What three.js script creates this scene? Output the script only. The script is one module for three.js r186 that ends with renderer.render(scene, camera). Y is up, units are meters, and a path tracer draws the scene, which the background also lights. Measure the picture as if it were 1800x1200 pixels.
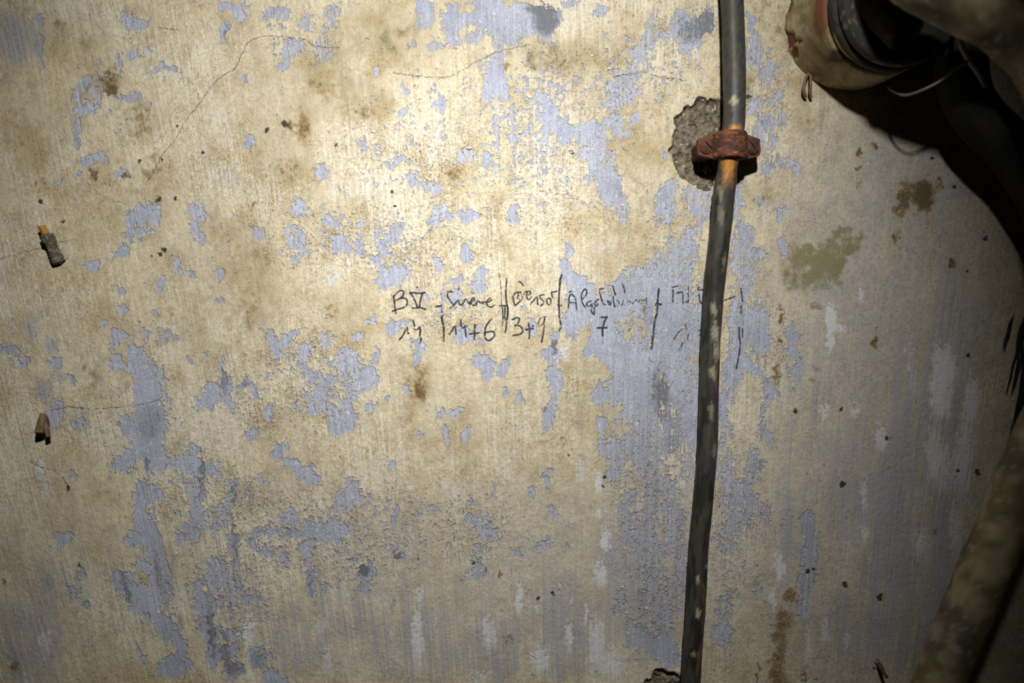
import * as THREE from 'three';
import { mergeGeometries } from 'three/addons/utils/BufferGeometryUtils.js';
import { RoundedBoxGeometry } from 'three/addons/geometries/RoundedBoxGeometry.js';
import { Brush, Evaluator, SUBTRACTION } from 'three-bvh-csg';

// ---------------------------------------------------------------- camera, light, exposure
const S = 0.0005, D = 0.6;                       // metres per pixel on the wall plane, camera distance to the wall
const at = (px, py, z = 0) => new THREE.Vector3((px - 900) * S * (D - z) / D, (600 - py) * S * (D - z) / D, z);
const scene = new THREE.Scene();
scene.background = new THREE.Color(0x000000);
const camera = new THREE.PerspectiveCamera(2 * Math.atan(0.5) * 180 / Math.PI, 1.5, 0.01, 20);
camera.position.set(0, 0, D);
camera.lookAt(0, 0, 0);
camera.focus = D - 0.004;
camera.userData.fStop = 2.0;
const renderer = new THREE.WebGLRenderer({ antialias: true });
renderer.toneMapping = THREE.LinearToneMapping;
renderer.toneMappingExposure = 1.0;
renderer.shadowMap.enabled = true;
const LAMP_AT = new THREE.Vector3(0.05, 0.42, 0.68), LAMP_AIM = at(762, 405), LAMP_COLOR = new THREE.Color(1, 0.985, 0.95);
// one torch: its wide spill and the hot spot of its reflector
for (const [aim, power, angle] of [[LAMP_AIM, 2.6, 39.2], [at(774, 410), 1.0, 14.1]]) {
  const spot = new THREE.SpotLight(LAMP_COLOR, power, 0, THREE.MathUtils.degToRad(angle), 1, 2);
  spot.name = 'torch_light';
  spot.position.copy(LAMP_AT);
  spot.target.position.copy(aim);
  spot.castShadow = true;
  spot.shadow.radius = 1.0;
  spot.shadow.mapSize.set(2048, 2048);
  scene.add(spot, spot.target);
}

// ---------------------------------------------------------------- helpers
let seed = 12345;
const rnd = () => { seed = (seed * 1664525 + 1013904223) >>> 0; return seed / 4294967296; };
const NT = 512, table = new Float32Array(NT * NT);
for (let i = 0; i < NT * NT; i++) table[i] = rnd();
function vn(x, y) {                                // smooth value noise, 0 to 1
  const fx = Math.floor(x), fy = Math.floor(y);
  let a = x - fx, b = y - fy;
  a = a * a * (3 - 2 * a); b = b * b * (3 - 2 * b);
  const x0 = fx & 511, x1 = (fx + 1) & 511, y0 = (fy & 511) << 9, y1 = ((fy + 1) & 511) << 9;
  const p = table[y0 + x0], q = table[y0 + x1], r = table[y1 + x0], s = table[y1 + x1];
  return (p + (q - p) * a) * (1 - b) + (r + (s - r) * a) * b;
}
const fbm = (x, y) => vn(x * 0.88 + y * 0.47, y * 0.88 - x * 0.47) * 0.5 + vn(x * 1.3 - y * 1.65 + 17, y * 1.3 + x * 1.65 + 5) * 0.3 + vn(x * 4.1 + y * 1.3 + 41, y * 4.1 - x * 1.3 + 29) * 0.2;
const vr = (x, y) => vn(x * 0.79 + y * 0.61, y * 0.79 - x * 0.61);      // turned, so that no rows line up with the wall
const vn3 = (p, s) => vn((p.x * 0.8 + p.z * 0.75 + p.y * 0.2) * s + 31, (p.y * 0.9 + p.z * 0.6 - p.x * 0.3) * s + 7) * 0.6 + vn((p.y * 0.7 - p.z * 0.8 + p.x * 0.5) * s * 1.9 + 91, (p.x * 0.8 - p.y * 0.5 - p.z * 0.4) * s * 1.9 + 13) * 0.4;
const clamp = (x, a = 0, b = 1) => (x < a ? a : x > b ? b : x);
const ss = (a, b, x) => { const t = clamp((x - a) / (b - a)); return t * t * (3 - 2 * t); };
const lerp = (a, b, t) => a + (b - a) * t;
const used = {};
function numbered(name) { const n = used[name] = (used[name] ?? -1) + 1; return n ? `${name}_${String(n).padStart(3, '0')}` : name; }
function tag(o, label, category, group) { o.userData.label = label; o.userData.category = category; if (group) o.userData.group = group; return o; }
function shadowed(o) { o.traverse((m) => { if (m.isMesh) { m.castShadow = true; m.receiveShadow = true; } }); return o; }
function thing(name, label, category, pos, group) {
  const o = new THREE.Group();
  o.name = numbered(name);
  if (pos) o.position.copy(pos);
  scene.add(o);
  return tag(o, label, category, group);
}
function part(name, geometry, material, parent, label) {
  const m = new THREE.Mesh(geometry, material);
  m.name = name;
  if (label) m.userData.label = label;
  m.castShadow = m.receiveShadow = true;
  parent.add(m);
  return m;
}
function paint(g, fn) {                            // vertex colours from a function of the vertex
  const p = g.attributes.position, c = new Float32Array(p.count * 3), v = new THREE.Vector3();
  for (let i = 0; i < p.count; i++) { v.fromBufferAttribute(p, i); const k = fn(v, i); c[i * 3] = k[0]; c[i * 3 + 1] = k[1]; c[i * 3 + 2] = k[2]; }
  g.setAttribute('color', new THREE.BufferAttribute(c, 3));
  return g;
}
function push(g, fn) {                             // moves each vertex along its normal
  const p = g.attributes.position, n = g.attributes.normal, v = new THREE.Vector3();
  for (let i = 0; i < p.count; i++) { v.fromBufferAttribute(p, i); const d = fn(v, i); p.setXYZ(i, v.x + n.getX(i) * d, v.y + n.getY(i) * d, v.z + n.getZ(i) * d); }
  return g;
}
const mix = (a, b, t) => [lerp(a[0], b[0], t), lerp(a[1], b[1], t), lerp(a[2], b[2], t)];
const tinted = (roughness, metalness = 0, extra = {}) => new THREE.MeshStandardMaterial({ color: 0xffffff, vertexColors: true, roughness, metalness, ...extra });

// ---------------------------------------------------------------- the painted wall: where each layer lies (in pixels of the wall plane)
const FW = 1000, FH = 700, FX = -100, FY = -100, FS = 2;      // fields at 2-pixel cells
const field = () => new Float32Array(FW * FH);
function sample(f, x, y) {
  let u = (x - FX) / FS, v = (y - FY) / FS;
  if (u < 0) u = 0; else if (u > FW - 2) u = FW - 2;
  if (v < 0) v = 0; else if (v > FH - 2) v = FH - 2;
  const i = u | 0, j = v | 0, a = u - i, b = v - j, k = j * FW + i;
  return (f[k] + (f[k + 1] - f[k]) * a) * (1 - b) + (f[k + FW] + (f[k + FW + 1] - f[k + FW]) * a) * b;
}
function blob(f, x, y, rx, ry, amount = 1, turn = 0, remove = false) {
  const c = Math.cos(turn * Math.PI / 180), s = Math.sin(turn * Math.PI / 180), R = Math.max(rx, ry) * 1.7;
  const i0 = Math.max(0, Math.floor((x - R - FX) / FS)), i1 = Math.min(FW - 1, Math.ceil((x + R - FX) / FS));
  const j0 = Math.max(0, Math.floor((y - R - FY) / FS)), j1 = Math.min(FH - 1, Math.ceil((y + R - FY) / FS));
  for (let j = j0; j <= j1; j++) for (let i = i0; i <= i1; i++) {
    const dx = FX + i * FS - x, dy = FY + j * FS - y, a = (dx * c + dy * s) / rx, b = (-dx * s + dy * c) / ry;
    const v = amount * (1 - ss(0.35, 1.6, Math.sqrt(a * a + b * b)));
    if (v > 0) { const k = j * FW + i; f[k] = remove ? f[k] * (1 - v) : 1 - (1 - f[k]) * (1 - v); }
  }
}
const bare = field(), flaky = field(), grime = field(), brown = field(), olive = field(), white = field(), black = field(), hollow = field(), rosy = field(), pit = field(), flecked = field(), scuff = field(), smudge = field();
const peeled = (...list) => list.forEach((b) => blob(bare, ...b));
const kept = (...list) => list.forEach(([x, y, rx, ry, a = 1, t = 0]) => blob(bare, x, y, rx, ry, a, t, true));
const into = (f, ...list) => list.forEach((b) => blob(f, ...b));
// bare blue-grey plaster, upper left
peeled([70, 35, 8, 8], [70, 75, 6, 20], [72, 105, 5, 14], [228, 38, 18, 14], [255, 40, 10, 6], [232, 92, 12, 7], [262, 82, 8, 4], [205, 110, 9, 20, 0.8], [168, 140, 24, 9, 0.75],
  [140, 160, 9, 24, 0.8], [175, 165, 8, 14], [150, 190, 22, 9, 0.8], [138, 235, 7, 28, 0.85], [290, 122, 22, 6, 0.85], [232, 168, 15, 11, 0.8], [262, 185, 6, 5], [165, 280, 25, 12], [137, 305, 6, 6], [215, 305, 9, 6],
  [430, 145, 7, 9], [440, 248, 11, 17], [400, 15, 20, 9], [425, 20, 11, 18], [395, 60, 7, 20, 0.8], [490, 25, 28, 11, 0.75], [535, 45, 14, 18], [570, 65, 9, 28, 0.8], [520, 85, 18, 15], [505, 110, 14, 8], [560, 100, 14, 16, 0.85],
  [255, 375, 28, 23], [345, 380, 12, 28], [570, 300, 11, 11], [520, 365, 17, 13, 0.8], [580, 385, 15, 12, 0.8], [105, 315, 6, 8], [590, 20, 14, 20, 0.7]);
// left, middle height
peeled([230, 410, 12, 18], [255, 405, 15, 6], [350, 412, 9, 14], [213, 442, 13, 12], [163, 465, 12, 8], [310, 470, 7, 12], [330, 480, 7, 9], [285, 505, 6, 15], [213, 510, 7, 7], [215, 550, 8, 17], [388, 480, 5, 14], [385, 535, 6, 5],
  [180, 567, 7, 8], [525, 430, 11, 30], [505, 410, 5, 20], [455, 410, 10, 14], [595, 425, 9, 19], [200, 600, 10, 14], [215, 592, 14, 6], [203, 640, 10, 14], [220, 645, 10, 7], [235, 615, 10, 12], [245, 640, 14, 25], [267, 640, 6, 20],
  [262, 680, 24, 33], [245, 685, 12, 20], [266, 745, 30, 55], [240, 785, 12, 18], [225, 745, 8, 15], [290, 585, 11, 8], [282, 596, 7, 6], [313, 592, 10, 8], [255, 590, 5, 10], [280, 555, 7, 6], [15, 615, 18, 10], [42, 630, 9, 9],
  [97, 640, 8, 10], [95, 730, 12, 25, 0.8], [125, 670, 6, 10], [140, 735, 12, 6], [335, 633, 6, 5], [363, 626, 5, 5], [395, 670, 7, 36, 1, -10],
  [405, 700, 7, 25], [428, 678, 13, 12], [375, 690, 20, 16, 0.8], [360, 710, 20, 12, 0.8], [450, 690, 9, 9], [472, 725, 9, 10], [447, 765, 13, 11], [480, 600, 14, 18], [483, 620, 8, 15], [505, 595, 8, 14], [515, 585, 6, 10], [460, 575, 5, 8]);
// lower left
peeled([217, 815, 22, 17], [260, 815, 10, 18], [285, 810, 18, 15], [275, 860, 12, 14], [248, 880, 15, 26], [262, 925, 15, 24, 1, -10], [274, 975, 15, 30, 1, -10], [284, 1035, 16, 35, 1, -8], [255, 945, 24, 13], [225, 950, 8, 6], [245, 990, 12, 14], [215, 1020, 18, 14],
  [245, 1040, 30, 17], [260, 1060, 20, 15], [275, 1090, 18, 14], [240, 1075, 15, 11], [290, 1112, 20, 18], [315, 1130, 13, 30, 0.8], [300, 1172, 30, 22, 0.8], [245, 1150, 5, 18], [335, 815, 22, 18], [345, 880, 13, 40], [370, 830, 18, 18], [390, 900, 8, 18],
  [345, 920, 25, 15], [330, 945, 18, 10], [385, 910, 12, 25], [405, 880, 7, 40], [410, 960, 7, 40], [390, 1000, 25, 21], [375, 1030, 22, 17], [355, 1050, 14, 25], [360, 1090, 14, 25], [370, 1120, 10, 55], [410, 1040, 9, 30], [400, 1110, 18, 12, 0.8], [395, 1150, 22, 15],
  [410, 1180, 20, 15], [415, 1130, 6, 15], [435, 860, 8, 25], [440, 950, 10, 14, 0.8], [465, 935, 22, 11], [470, 965, 28, 13, 0.8], [505, 910, 17, 12], [510, 935, 22, 10], [500, 980, 11, 20, 0.8], [545, 925, 19, 17], [540, 960, 14, 25], [545, 1020, 9, 38], [575, 930, 24, 13],
  [590, 940, 15, 10], [570, 1035, 8, 8], [490, 805, 12, 10], [520, 820, 24, 13], [545, 840, 13, 12], [460, 840, 8, 10], [440, 1050, 14, 10, 0.8], [455, 1160, 22, 20], [480, 1195, 20, 12], [110, 950, 15, 12], [140, 1010, 12, 8], 
  [130, 1040, 14, 14, 0.7], [150, 1065, 10, 8], [125, 835, 8, 10, 0.8], [345, 790, 15, 10], [500, 790, 14, 10]);
// upper middle
peeled([750, 20, 14, 26], [745, 45, 10, 10], [800, 45, 22, 35], [830, 18, 32, 22], [870, 25, 40, 30], [890, 60, 28, 25], [920, 35, 30, 28], [935, 20, 25, 20], [965, 30, 24, 25], [962, 58, 12, 25], [770, 80, 14, 8], [835, 62, 14, 10], [870, 130, 13, 35], [870, 160, 20, 13],
  [855, 170, 15, 9], [978, 120, 5, 10], [962, 190, 12, 26], [955, 235, 4, 30], [968, 215, 10, 18], [985, 220, 20, 11], [1000, 236, 20, 13], [1030, 230, 30, 17], [1045, 260, 18, 38], [1060, 300, 22, 42], [1075, 335, 18, 25], [1035, 290, 7, 28], [1090, 160, 19, 28, 0.85],
  [1110, 150, 13, 20, 0.85], [1075, 180, 10, 11], [1130, 80, 13, 20, 0.8], [1115, 100, 9, 20, 0.8], [1150, 60, 14, 20, 0.8], [1185, 50, 19, 24, 0.9], [1195, 28, 10, 18, 0.8], [1100, 130, 9, 11, 0.8], [1085, 215, 14, 17, 0.85], [1120, 210, 12, 10], [1100, 235, 12, 10],
  [1080, 350, 20, 14], [1095, 370, 12, 25, 0.85], [1170, 360, 20, 40, 0.9], [1185, 330, 14, 18, 0.85], [725, 82, 7, 8], [677, 78, 5, 10], [640, 255, 9, 9], [695, 285, 13, 11], [660, 125, 9, 6], [715, 160, 6, 6], [815, 270, 13, 13, 0.9], [855, 280, 9, 18, 0.9], [868, 225, 7, 20],
  [905, 195, 7, 13], [705, 195, 6, 8], [770, 185, 9, 9], [730, 310, 9, 13], [755, 330, 19, 18, 0.8], [820, 380, 17, 12], [770, 380, 24, 12, 0.8], [905, 380, 13, 17], [1165, 270, 4, 8], [630, 390, 8, 6], [700, 395, 8, 8], [1050, 15, 18, 12, 0.7], [1005, 10, 14, 8, 0.7]);
peeled([820, 230, 240, 110, 0.2], [1000, 130, 160, 60, 0.22], [330, 950, 110, 170, 0.3], [1150, 880, 70, 260, 0.26], [560, 680, 90, 90, 0.26], [1140, 110, 90, 110, 0.28], [960, 270, 120, 110, 0.22], [790, 520, 110, 60, 0.22], [620, 400, 110, 60, 0.22], [520, 60, 90, 60, 0.26], [1300, 880, 60, 200, 0.24], [780, 930, 160, 70, 0.24], [240, 700, 60, 120, 0.24], [1345, 220, 50, 170, 0.24], [600, 920, 90, 70, 0.24], [170, 150, 60, 110, 0.2]);
kept([820, 12, 13, 8], [815, 54, 7, 8], [785, 20, 6, 8, 0.8], [850, 75, 8, 5]);
// the middle, round the writing
peeled([630, 440, 11, 20], [605, 445, 6, 8], [690, 480, 26, 22], [670, 500, 14, 13], [668, 430, 6, 25], [690, 410, 10, 17], [655, 460, 9, 8], [820, 440, 11, 25], [770, 465, 6, 12], [845, 480, 15, 11], [800, 495, 13, 9], [835, 500, 14, 9], [650, 565, 10, 8], [690, 580, 18, 13],
  [700, 568, 9, 6], [735, 610, 11, 19], [735, 635, 9, 11], [625, 595, 9, 10], [615, 635, 20, 24], [605, 655, 10, 14], [658, 630, 11, 14], [640, 660, 17, 13], [625, 680, 24, 11], [612, 705, 17, 14], [610, 730, 20, 18], [600, 752, 17, 11], [655, 715, 7, 10], [650, 670, 10, 12],
  [845, 635, 21, 15], [855, 655, 10, 10], [888, 640, 13, 17], [878, 650, 8, 12], [715, 685, 6, 7], [675, 695, 6, 7], [910, 700, 8, 8], [890, 685, 4, 8], [800, 730, 10, 10], [740, 760, 7, 5], [785, 770, 8, 20, 0.8], [775, 730, 10, 8, 0.8], [820, 765, 10, 10, 0.8], [775, 530, 4, 30],
  [800, 520, 11, 8], [815, 585, 13, 13], [820, 600, 12, 8], [745, 520, 6, 6], [840, 605, 10, 6], [845, 575, 6, 6], [535, 620, 11, 20], [533, 645, 10, 8], [545, 665, 14, 12], [560, 690, 22, 14], [575, 670, 11, 8], [590, 640, 12, 18], [552, 720, 18, 14], [593, 745, 14, 13],
  [577, 725, 14, 10], [575, 600, 10, 12], [958, 622, 18, 11], [972, 600, 9, 28], [975, 660, 14, 28], [966, 710, 11, 40, 1, 10], [935, 570, 8, 14, 0.8], [925, 545, 6, 6]);
// the wide bare column left of the cable
peeled([1005, 500, 13, 20], [1020, 520, 24, 28], [1010, 560, 20, 30], [1060, 560, 30, 55], [1120, 520, 40, 48], [1160, 480, 30, 42], [1190, 500, 30, 90], [1180, 600, 50, 60], [1080, 612, 50, 24], [1100, 640, 40, 28], [1120, 680, 40, 35], [1090, 700, 20, 28], [1150, 720, 50, 60],
  [1200, 700, 40, 80], [1050, 692, 14, 20], [1060, 750, 14, 20, 0.8], [1070, 790, 30, 20, 0.8], [1130, 790, 40, 30, 0.85], [995, 450, 6, 25], [1000, 470, 8, 14], [1210, 430, 20, 30, 0.8], [1225, 560, 22, 60], [1215, 780, 25, 60, 0.9], [1080, 830, 14, 25, 0.7], [1150, 850, 24, 60, 0.85],
  [1180, 900, 20, 60, 0.95], [1110, 930, 20, 30, 0.7], [1140, 960, 20, 40, 0.85], [1150, 1030, 25, 50, 0.85], [1170, 1080, 24, 40, 0.85], [1160, 1130, 25, 25], [1120, 1120, 20, 30, 0.85], [1105, 890, 10, 20, 0.7], [1200, 1000, 14, 50, 0.8], [1090, 1060, 12, 30, 0.6], [1180, 1150, 14, 20]);
kept([1055, 445, 40, 42], [1035, 655, 22, 20], [1030, 690, 10, 20, 0.9], [1080, 722, 13, 14], [1105, 600, 7, 14], [1125, 435, 7, 22], [1142, 440, 5, 20, 0.8], [1022, 590, 6, 18, 0.8], [1168, 415, 8, 10, 0.8], [1045, 520, 4, 18, 0.7], [1205, 800, 8, 20, 0.6], [1163, 950, 8, 20, 0.6],
  [1190, 860, 6, 25, 0.5], [1128, 860, 6, 30, 0.6], [1045, 725, 12, 14, 0.8]);
// lower middle
peeled([615, 870, 20, 28], [640, 880, 8, 8], [605, 935, 15, 12], [695, 820, 7, 7], [690, 905, 7, 13], [755, 895, 11, 10], [825, 880, 6, 8], [866, 865, 4, 20], [940, 870, 11, 17], [850, 920, 13, 13, 0.8], [830, 910, 8, 10], [860, 940, 20, 13, 0.85], [965, 840, 9, 25, 0.7], [970, 895, 11, 10],
  [975, 910, 5, 11], [950, 955, 18, 9], [905, 970, 13, 6], [995, 960, 3, 14], [840, 1000, 10, 13, 0.7], [835, 990, 8, 6], [845, 965, 12, 7, 0.8], [645, 1035, 17, 12, 0.75], [690, 960, 9, 9], [640, 1005, 8, 16], [620, 980, 8, 5], [697, 978, 8, 7], [655, 1000, 8, 20, 0.6], [690, 1065, 4, 10]);
// right of the cable
peeled([1300, 430, 24, 38], [1310, 500, 24, 48], [1300, 580, 24, 60], [1330, 570, 24, 38, 0.9], [1345, 600, 18, 28], [1290, 650, 20, 38], [1312, 642, 30, 18], [1340, 440, 13, 15], [1380, 430, 9, 18], [1340, 480, 9, 8], [1395, 600, 9, 38, 0.85], [1400, 650, 7, 28, 0.85], [1350, 690, 11, 28],
  [1345, 750, 7, 33], [1282, 720, 14, 50], [1270, 830, 14, 50, 0.85], [1300, 850, 20, 25], [1325, 820, 12, 30], [1300, 890, 25, 30, 0.8], [1275, 950, 20, 30, 0.8], [1290, 930, 25, 20, 0.7], [1345, 905, 12, 20, 0.8], [1420, 920, 14, 22, 0.9], [1425, 970, 13, 40, 0.85], [1415, 1040, 13, 50, 0.85],
  [1280, 1050, 20, 30, 0.75], [1275, 1110, 22, 30, 0.75], [1330, 1030, 14, 14, 0.7], [1220, 50, 24, 30], [1210, 82, 14, 14], [1245, 35, 14, 22, 0.8], [1330, 90, 20, 28, 0.9], [1350, 120, 18, 24, 0.85], [1325, 180, 17, 24, 0.85], [1365, 170, 11, 18, 0.85], [1345, 230, 17, 28, 0.85],
  [1372, 215, 10, 14, 0.8], [1320, 40, 10, 15, 0.8], [1360, 285, 19, 16, 0.85], [1390, 292, 13, 12, 0.8], [1370, 372, 11, 13, 0.8], [1300, 350, 11, 48, 0.9], [1240, 345, 18, 38, 0.9], [1232, 385, 10, 20, 0.8], [1215, 350, 14, 30, 0.8], [1340, 360, 10, 20, 0.6]);
into(smudge, [760, 130, 70, 40, 0.5], [900, 190, 60, 40, 0.4], [1120, 260, 50, 70, 0.4], [620, 60, 60, 50, 0.5], [250, 215, 45, 50, 0.8], [535, 215, 40, 40, 0.75], [500, 300, 50, 40, 0.75], [445, 530, 50, 90, 0.75], [640, 190, 60, 40, 0.75], [100, 60, 80, 60, 0.55], [560, 130, 80, 40, 0.65], [700, 70, 80, 50, 0.65], [950, 100, 120, 40, 0.55], [330, 620, 80, 70, 0.5], [590, 560, 40, 50, 0.6], [740, 670, 40, 50, 0.65], [60, 250, 60, 80, 0.55], [170, 900, 60, 120, 0.5], [840, 790, 80, 50, 0.4], [1100, 60, 60, 50, 0.45], [1430, 130, 50, 60, 0.6], [1700, 450, 40, 50, 0.4], [300, 60, 60, 40, 0.45], [420, 430, 60, 60, 0.5], [800, 310, 40, 30, 0.55], [1010, 120, 60, 40, 0.5], [190, 140, 40, 40, 0.7], [170, 310, 40, 30, 0.6]);
into(scuff, [350, 1000, 160, 150, 0.5], [1130, 900, 110, 250, 0.55], [1600, 800, 160, 260, 0.45], [900, 1100, 300, 100, 0.45], [260, 760, 70, 80, 0.4], [1400, 800, 70, 200, 0.35], [1490, 560, 90, 100, 0.3], [560, 1100, 160, 90, 0.45], [25, 65, 50, 40, 1.2], [55, 575, 14, 24, 1], [90, 610, 14, 20, 1], [100, 660, 16, 18, 1], [75, 690, 18, 16, 1], [80, 1025, 18, 16, 1], [130, 240, 10, 30, 0.7], [160, 150, 30, 14, 0.6], [140, 740, 20, 20, 0.6], [15, 615, 20, 12, 0.8], [100, 730, 16, 26, 0.8], [1560, 880, 50, 80, 0.9], [1580, 990, 34, 80, 0.9], [1530, 1010, 16, 40, 0.7], [1660, 900, 40, 90, 0.8], [1560, 1120, 60, 70, 0.8], [1480, 1110, 30, 60, 0.7], [1590, 770, 30, 50, 0.7], [1680, 720, 50, 120, 0.6], [1640, 1080, 50, 120, 0.7], [1470, 900, 20, 60, 0.5], [1390, 960, 16, 60, 0.5], [60, 1130, 70, 90, 0.75], [110, 1010, 40, 50, 0.5], [20, 960, 24, 60, 0.4], [740, 1150, 60, 60, 0.5], [860, 1150, 60, 50, 0.6], [1000, 1140, 80, 60, 0.6], [520, 1150, 50, 50, 0.5], [1090, 990, 40, 90, 0.5], [620, 1080, 40, 50, 0.3], [25, 70, 60, 50, 0.5], [1700, 560, 60, 80, 0.4], [100, 850, 40, 50, 0.3]);
kept([1337, 485, 9, 15], [1320, 520, 10, 12, 0.8], [1340, 632, 11, 9, 0.8], [1322, 682, 15, 12], [1300, 735, 16, 26], [1300, 835, 8, 14, 0.6], [1290, 1010, 20, 20, 0.8], [1297, 1080, 14, 24, 0.8]);
into(flecked, [1180, 880, 60, 240, 1], [1300, 860, 60, 240, 0.9], [1185, 450, 50, 60, 0.9], [1225, 560, 30, 120, 0.7], [1345, 230, 50, 180, 0.9], [1140, 110, 80, 100, 0.9], [430, 930, 120, 150, 0.7], [1300, 480, 40, 110, 0.8], [1240, 350, 40, 60, 0.9], [520, 60, 80, 50, 0.7], [1060, 330, 60, 90, 0.5], [560, 690, 70, 80, 0.5], [1570, 930, 90, 180, 0.9], [800, 930, 200, 70, 0.6], [1120, 560, 40, 60, 0.5], [840, 60, 60, 40, 0.4]);
// where the paint crumbles into small flakes
into(flaky, [600, 430, 120, 60, 0.75], [760, 420, 100, 60, 0.7], [560, 650, 80, 110, 0.7], [790, 560, 90, 50, 0.8], [960, 360, 120, 80, 0.65], [820, 240, 200, 90, 0.5], [1000, 130, 140, 60, 0.45], [700, 300, 120, 60, 0.5], [470, 690, 90, 90, 0.55], [500, 930, 130, 80, 0.75], [700, 900, 60, 60, 0.6], [830, 930, 70, 60, 0.65], [330, 860, 90, 70, 0.6],
  [1130, 880, 70, 150, 0.6], [1140, 120, 90, 110, 0.5], [1350, 150, 50, 110, 0.55], [1360, 620, 60, 80, 0.5], [640, 990, 80, 50, 0.6], [530, 60, 70, 60, 0.4], [420, 1060, 80, 80, 0.6], [1180, 420, 60, 90, 0.55], [1290, 930, 60, 120, 0.5], [450, 400, 120, 90, 0.35]);
// dark grime on the bare plaster
into(grime, [960, 35, 26, 32, 0.8], [940, 10, 22, 14, 0.6], [1240, 45, 22, 34, 0.7], [1205, 55, 18, 28, 0.6], [265, 745, 26, 40, 0.45], [395, 670, 8, 34, 0.6], [428, 675, 14, 12, 0.5], [1160, 690, 16, 55, 0.65], [1185, 780, 20, 90, 0.45], [1140, 560, 10, 40, 0.4], [1200, 600, 30, 60, 0.35],
  [400, 60, 8, 16, 0.6], [260, 815, 6, 18, 0.6], [355, 830, 5, 60, 0.6, 4], [412, 870, 5, 60, 0.6], [412, 960, 6, 60, 0.55], [279, 1010, 6, 60, 0.6, -10], [371, 1110, 6, 45, 1, -4], [395, 1140, 12, 30, 0.6], [410, 1175, 20, 14, 0.6], [545, 1030, 6, 40, 0.55], [455, 1160, 18, 18, 0.5],
  [510, 930, 22, 18, 0.4], [1150, 1110, 25, 30, 0.4], [640, 1000, 9, 16, 0.9], [622, 978, 9, 6, 0.8], [698, 978, 9, 8, 0.9], [975, 605, 9, 12, 0.8], [980, 618, 8, 8, 0.6], [1130, 545, 5, 16, 0.6], [1345, 220, 14, 24, 0.4], [1365, 290, 20, 10, 0.4], [800, 930, 20, 20, 0.5], [810, 895, 14, 14, 0.5],
  [1575, 900, 45, 60, 0.3], [1600, 1010, 20, 40, 0.35], [340, 925, 20, 14, 0.35], [215, 1020, 10, 20, 0.5], [225, 1045, 5, 20, 0.6]);
// stains and deposits
into(brown, [193, 140, 17, 24, 0.65], [197, 160, 11, 9, 0.9], [165, 305, 8, 14, 0.8], [222, 308, 9, 7, 0.75], [535, 222, 14, 22, 0.7], [508, 218, 8, 7, 0.75], [250, 215, 28, 32, 0.4], [740, 665, 16, 26, 0.55], [738, 690, 13, 14, 0.75], [640, 195, 26, 14, 0.5], [800, 305, 14, 14, 0.5], [890, 115, 12, 7, 0.6],
  [505, 300, 30, 24, 0.42], [445, 540, 22, 45, 0.36], [585, 545, 14, 12, 0.45], [565, 150, 30, 14, 0.4], [1588, 350, 14, 36, 0.8, 12], [1624, 342, 21, 32, 1], [1655, 322, 7, 14, 0.7], [1512, 268, 6, 9, 0.9], [1511, 290, 3, 9, 0.8], [1510, 322, 3, 16, 0.6], [1540, 254, 6, 9, 0.9], [1587, 230, 10, 6, 0.8],
  [1540, 603, 6, 12, 0.9], [1541, 585, 3, 14, 0.6], [1672, 462, 10, 9, 0.9], [1376, 560, 3, 24, 0.8], [1373, 600, 3, 12, 0.8], [1367, 660, 5, 22, 0.7], [1391, 1048, 11, 13, 0.7], [1377, 1088, 22, 22, 0.66], [1372, 1125, 14, 26, 0.62], [1366, 1165, 15, 28, 0.62], [1372, 1200, 20, 20, 0.6], [1333, 1180, 4, 22, 0.7],
  [1415, 1190, 4, 18, 0.7], [880, 1008, 3, 12, 0.7], [947, 1052, 4, 3, 1], [972, 1042, 3, 3, 1], [893, 1120, 14, 5, 0.6], [893, 1150, 6, 8, 0.5], [1575, 416, 9, 14, 0.7], [140, 997, 4, 7, 0.9], [6, 1023, 5, 5, 0.8], [1645, 935, 8, 8, 0.6], [1130, 545, 4, 14, 0.5], [25, 1170, 14, 14, 0.6], [70, 330, 30, 20, 0.4],
  [445, 360, 9, 8, 0.6], [280, 350, 14, 6, 0.4], [690, 400, 20, 20, 0.3], [130, 335, 20, 10, 0.35], [990, 780, 4, 20, 0.55], [960, 720, 4, 12, 0.5]);
into(olive, [105, 45, 13, 12, 0.75], [1440, 462, 52, 42, 0.95], [1405, 480, 34, 34, 0.85], [1490, 420, 30, 22, 0.6], [1470, 440, 30, 25, 0.6], [1440, 540, 14, 6, 0.7], [1380, 80, 20, 40, 0.5], [1340, 330, 30, 30, 0.4], [155, 670, 34, 26, 0.45], [300, 570, 36, 30, 0.36], [1340, 20, 20, 30, 0.5], [690, 60, 40, 30, 0.35],
  [960, 100, 50, 30, 0.4], [1430, 660, 10, 20, 0.4], [1400, 723, 8, 5, 0.7], [255, 300, 40, 50, 0.3], [470, 440, 40, 30, 0.25], [1310, 130, 14, 50, 0.4], [1430, 210, 40, 40, 0.3]);
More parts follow.
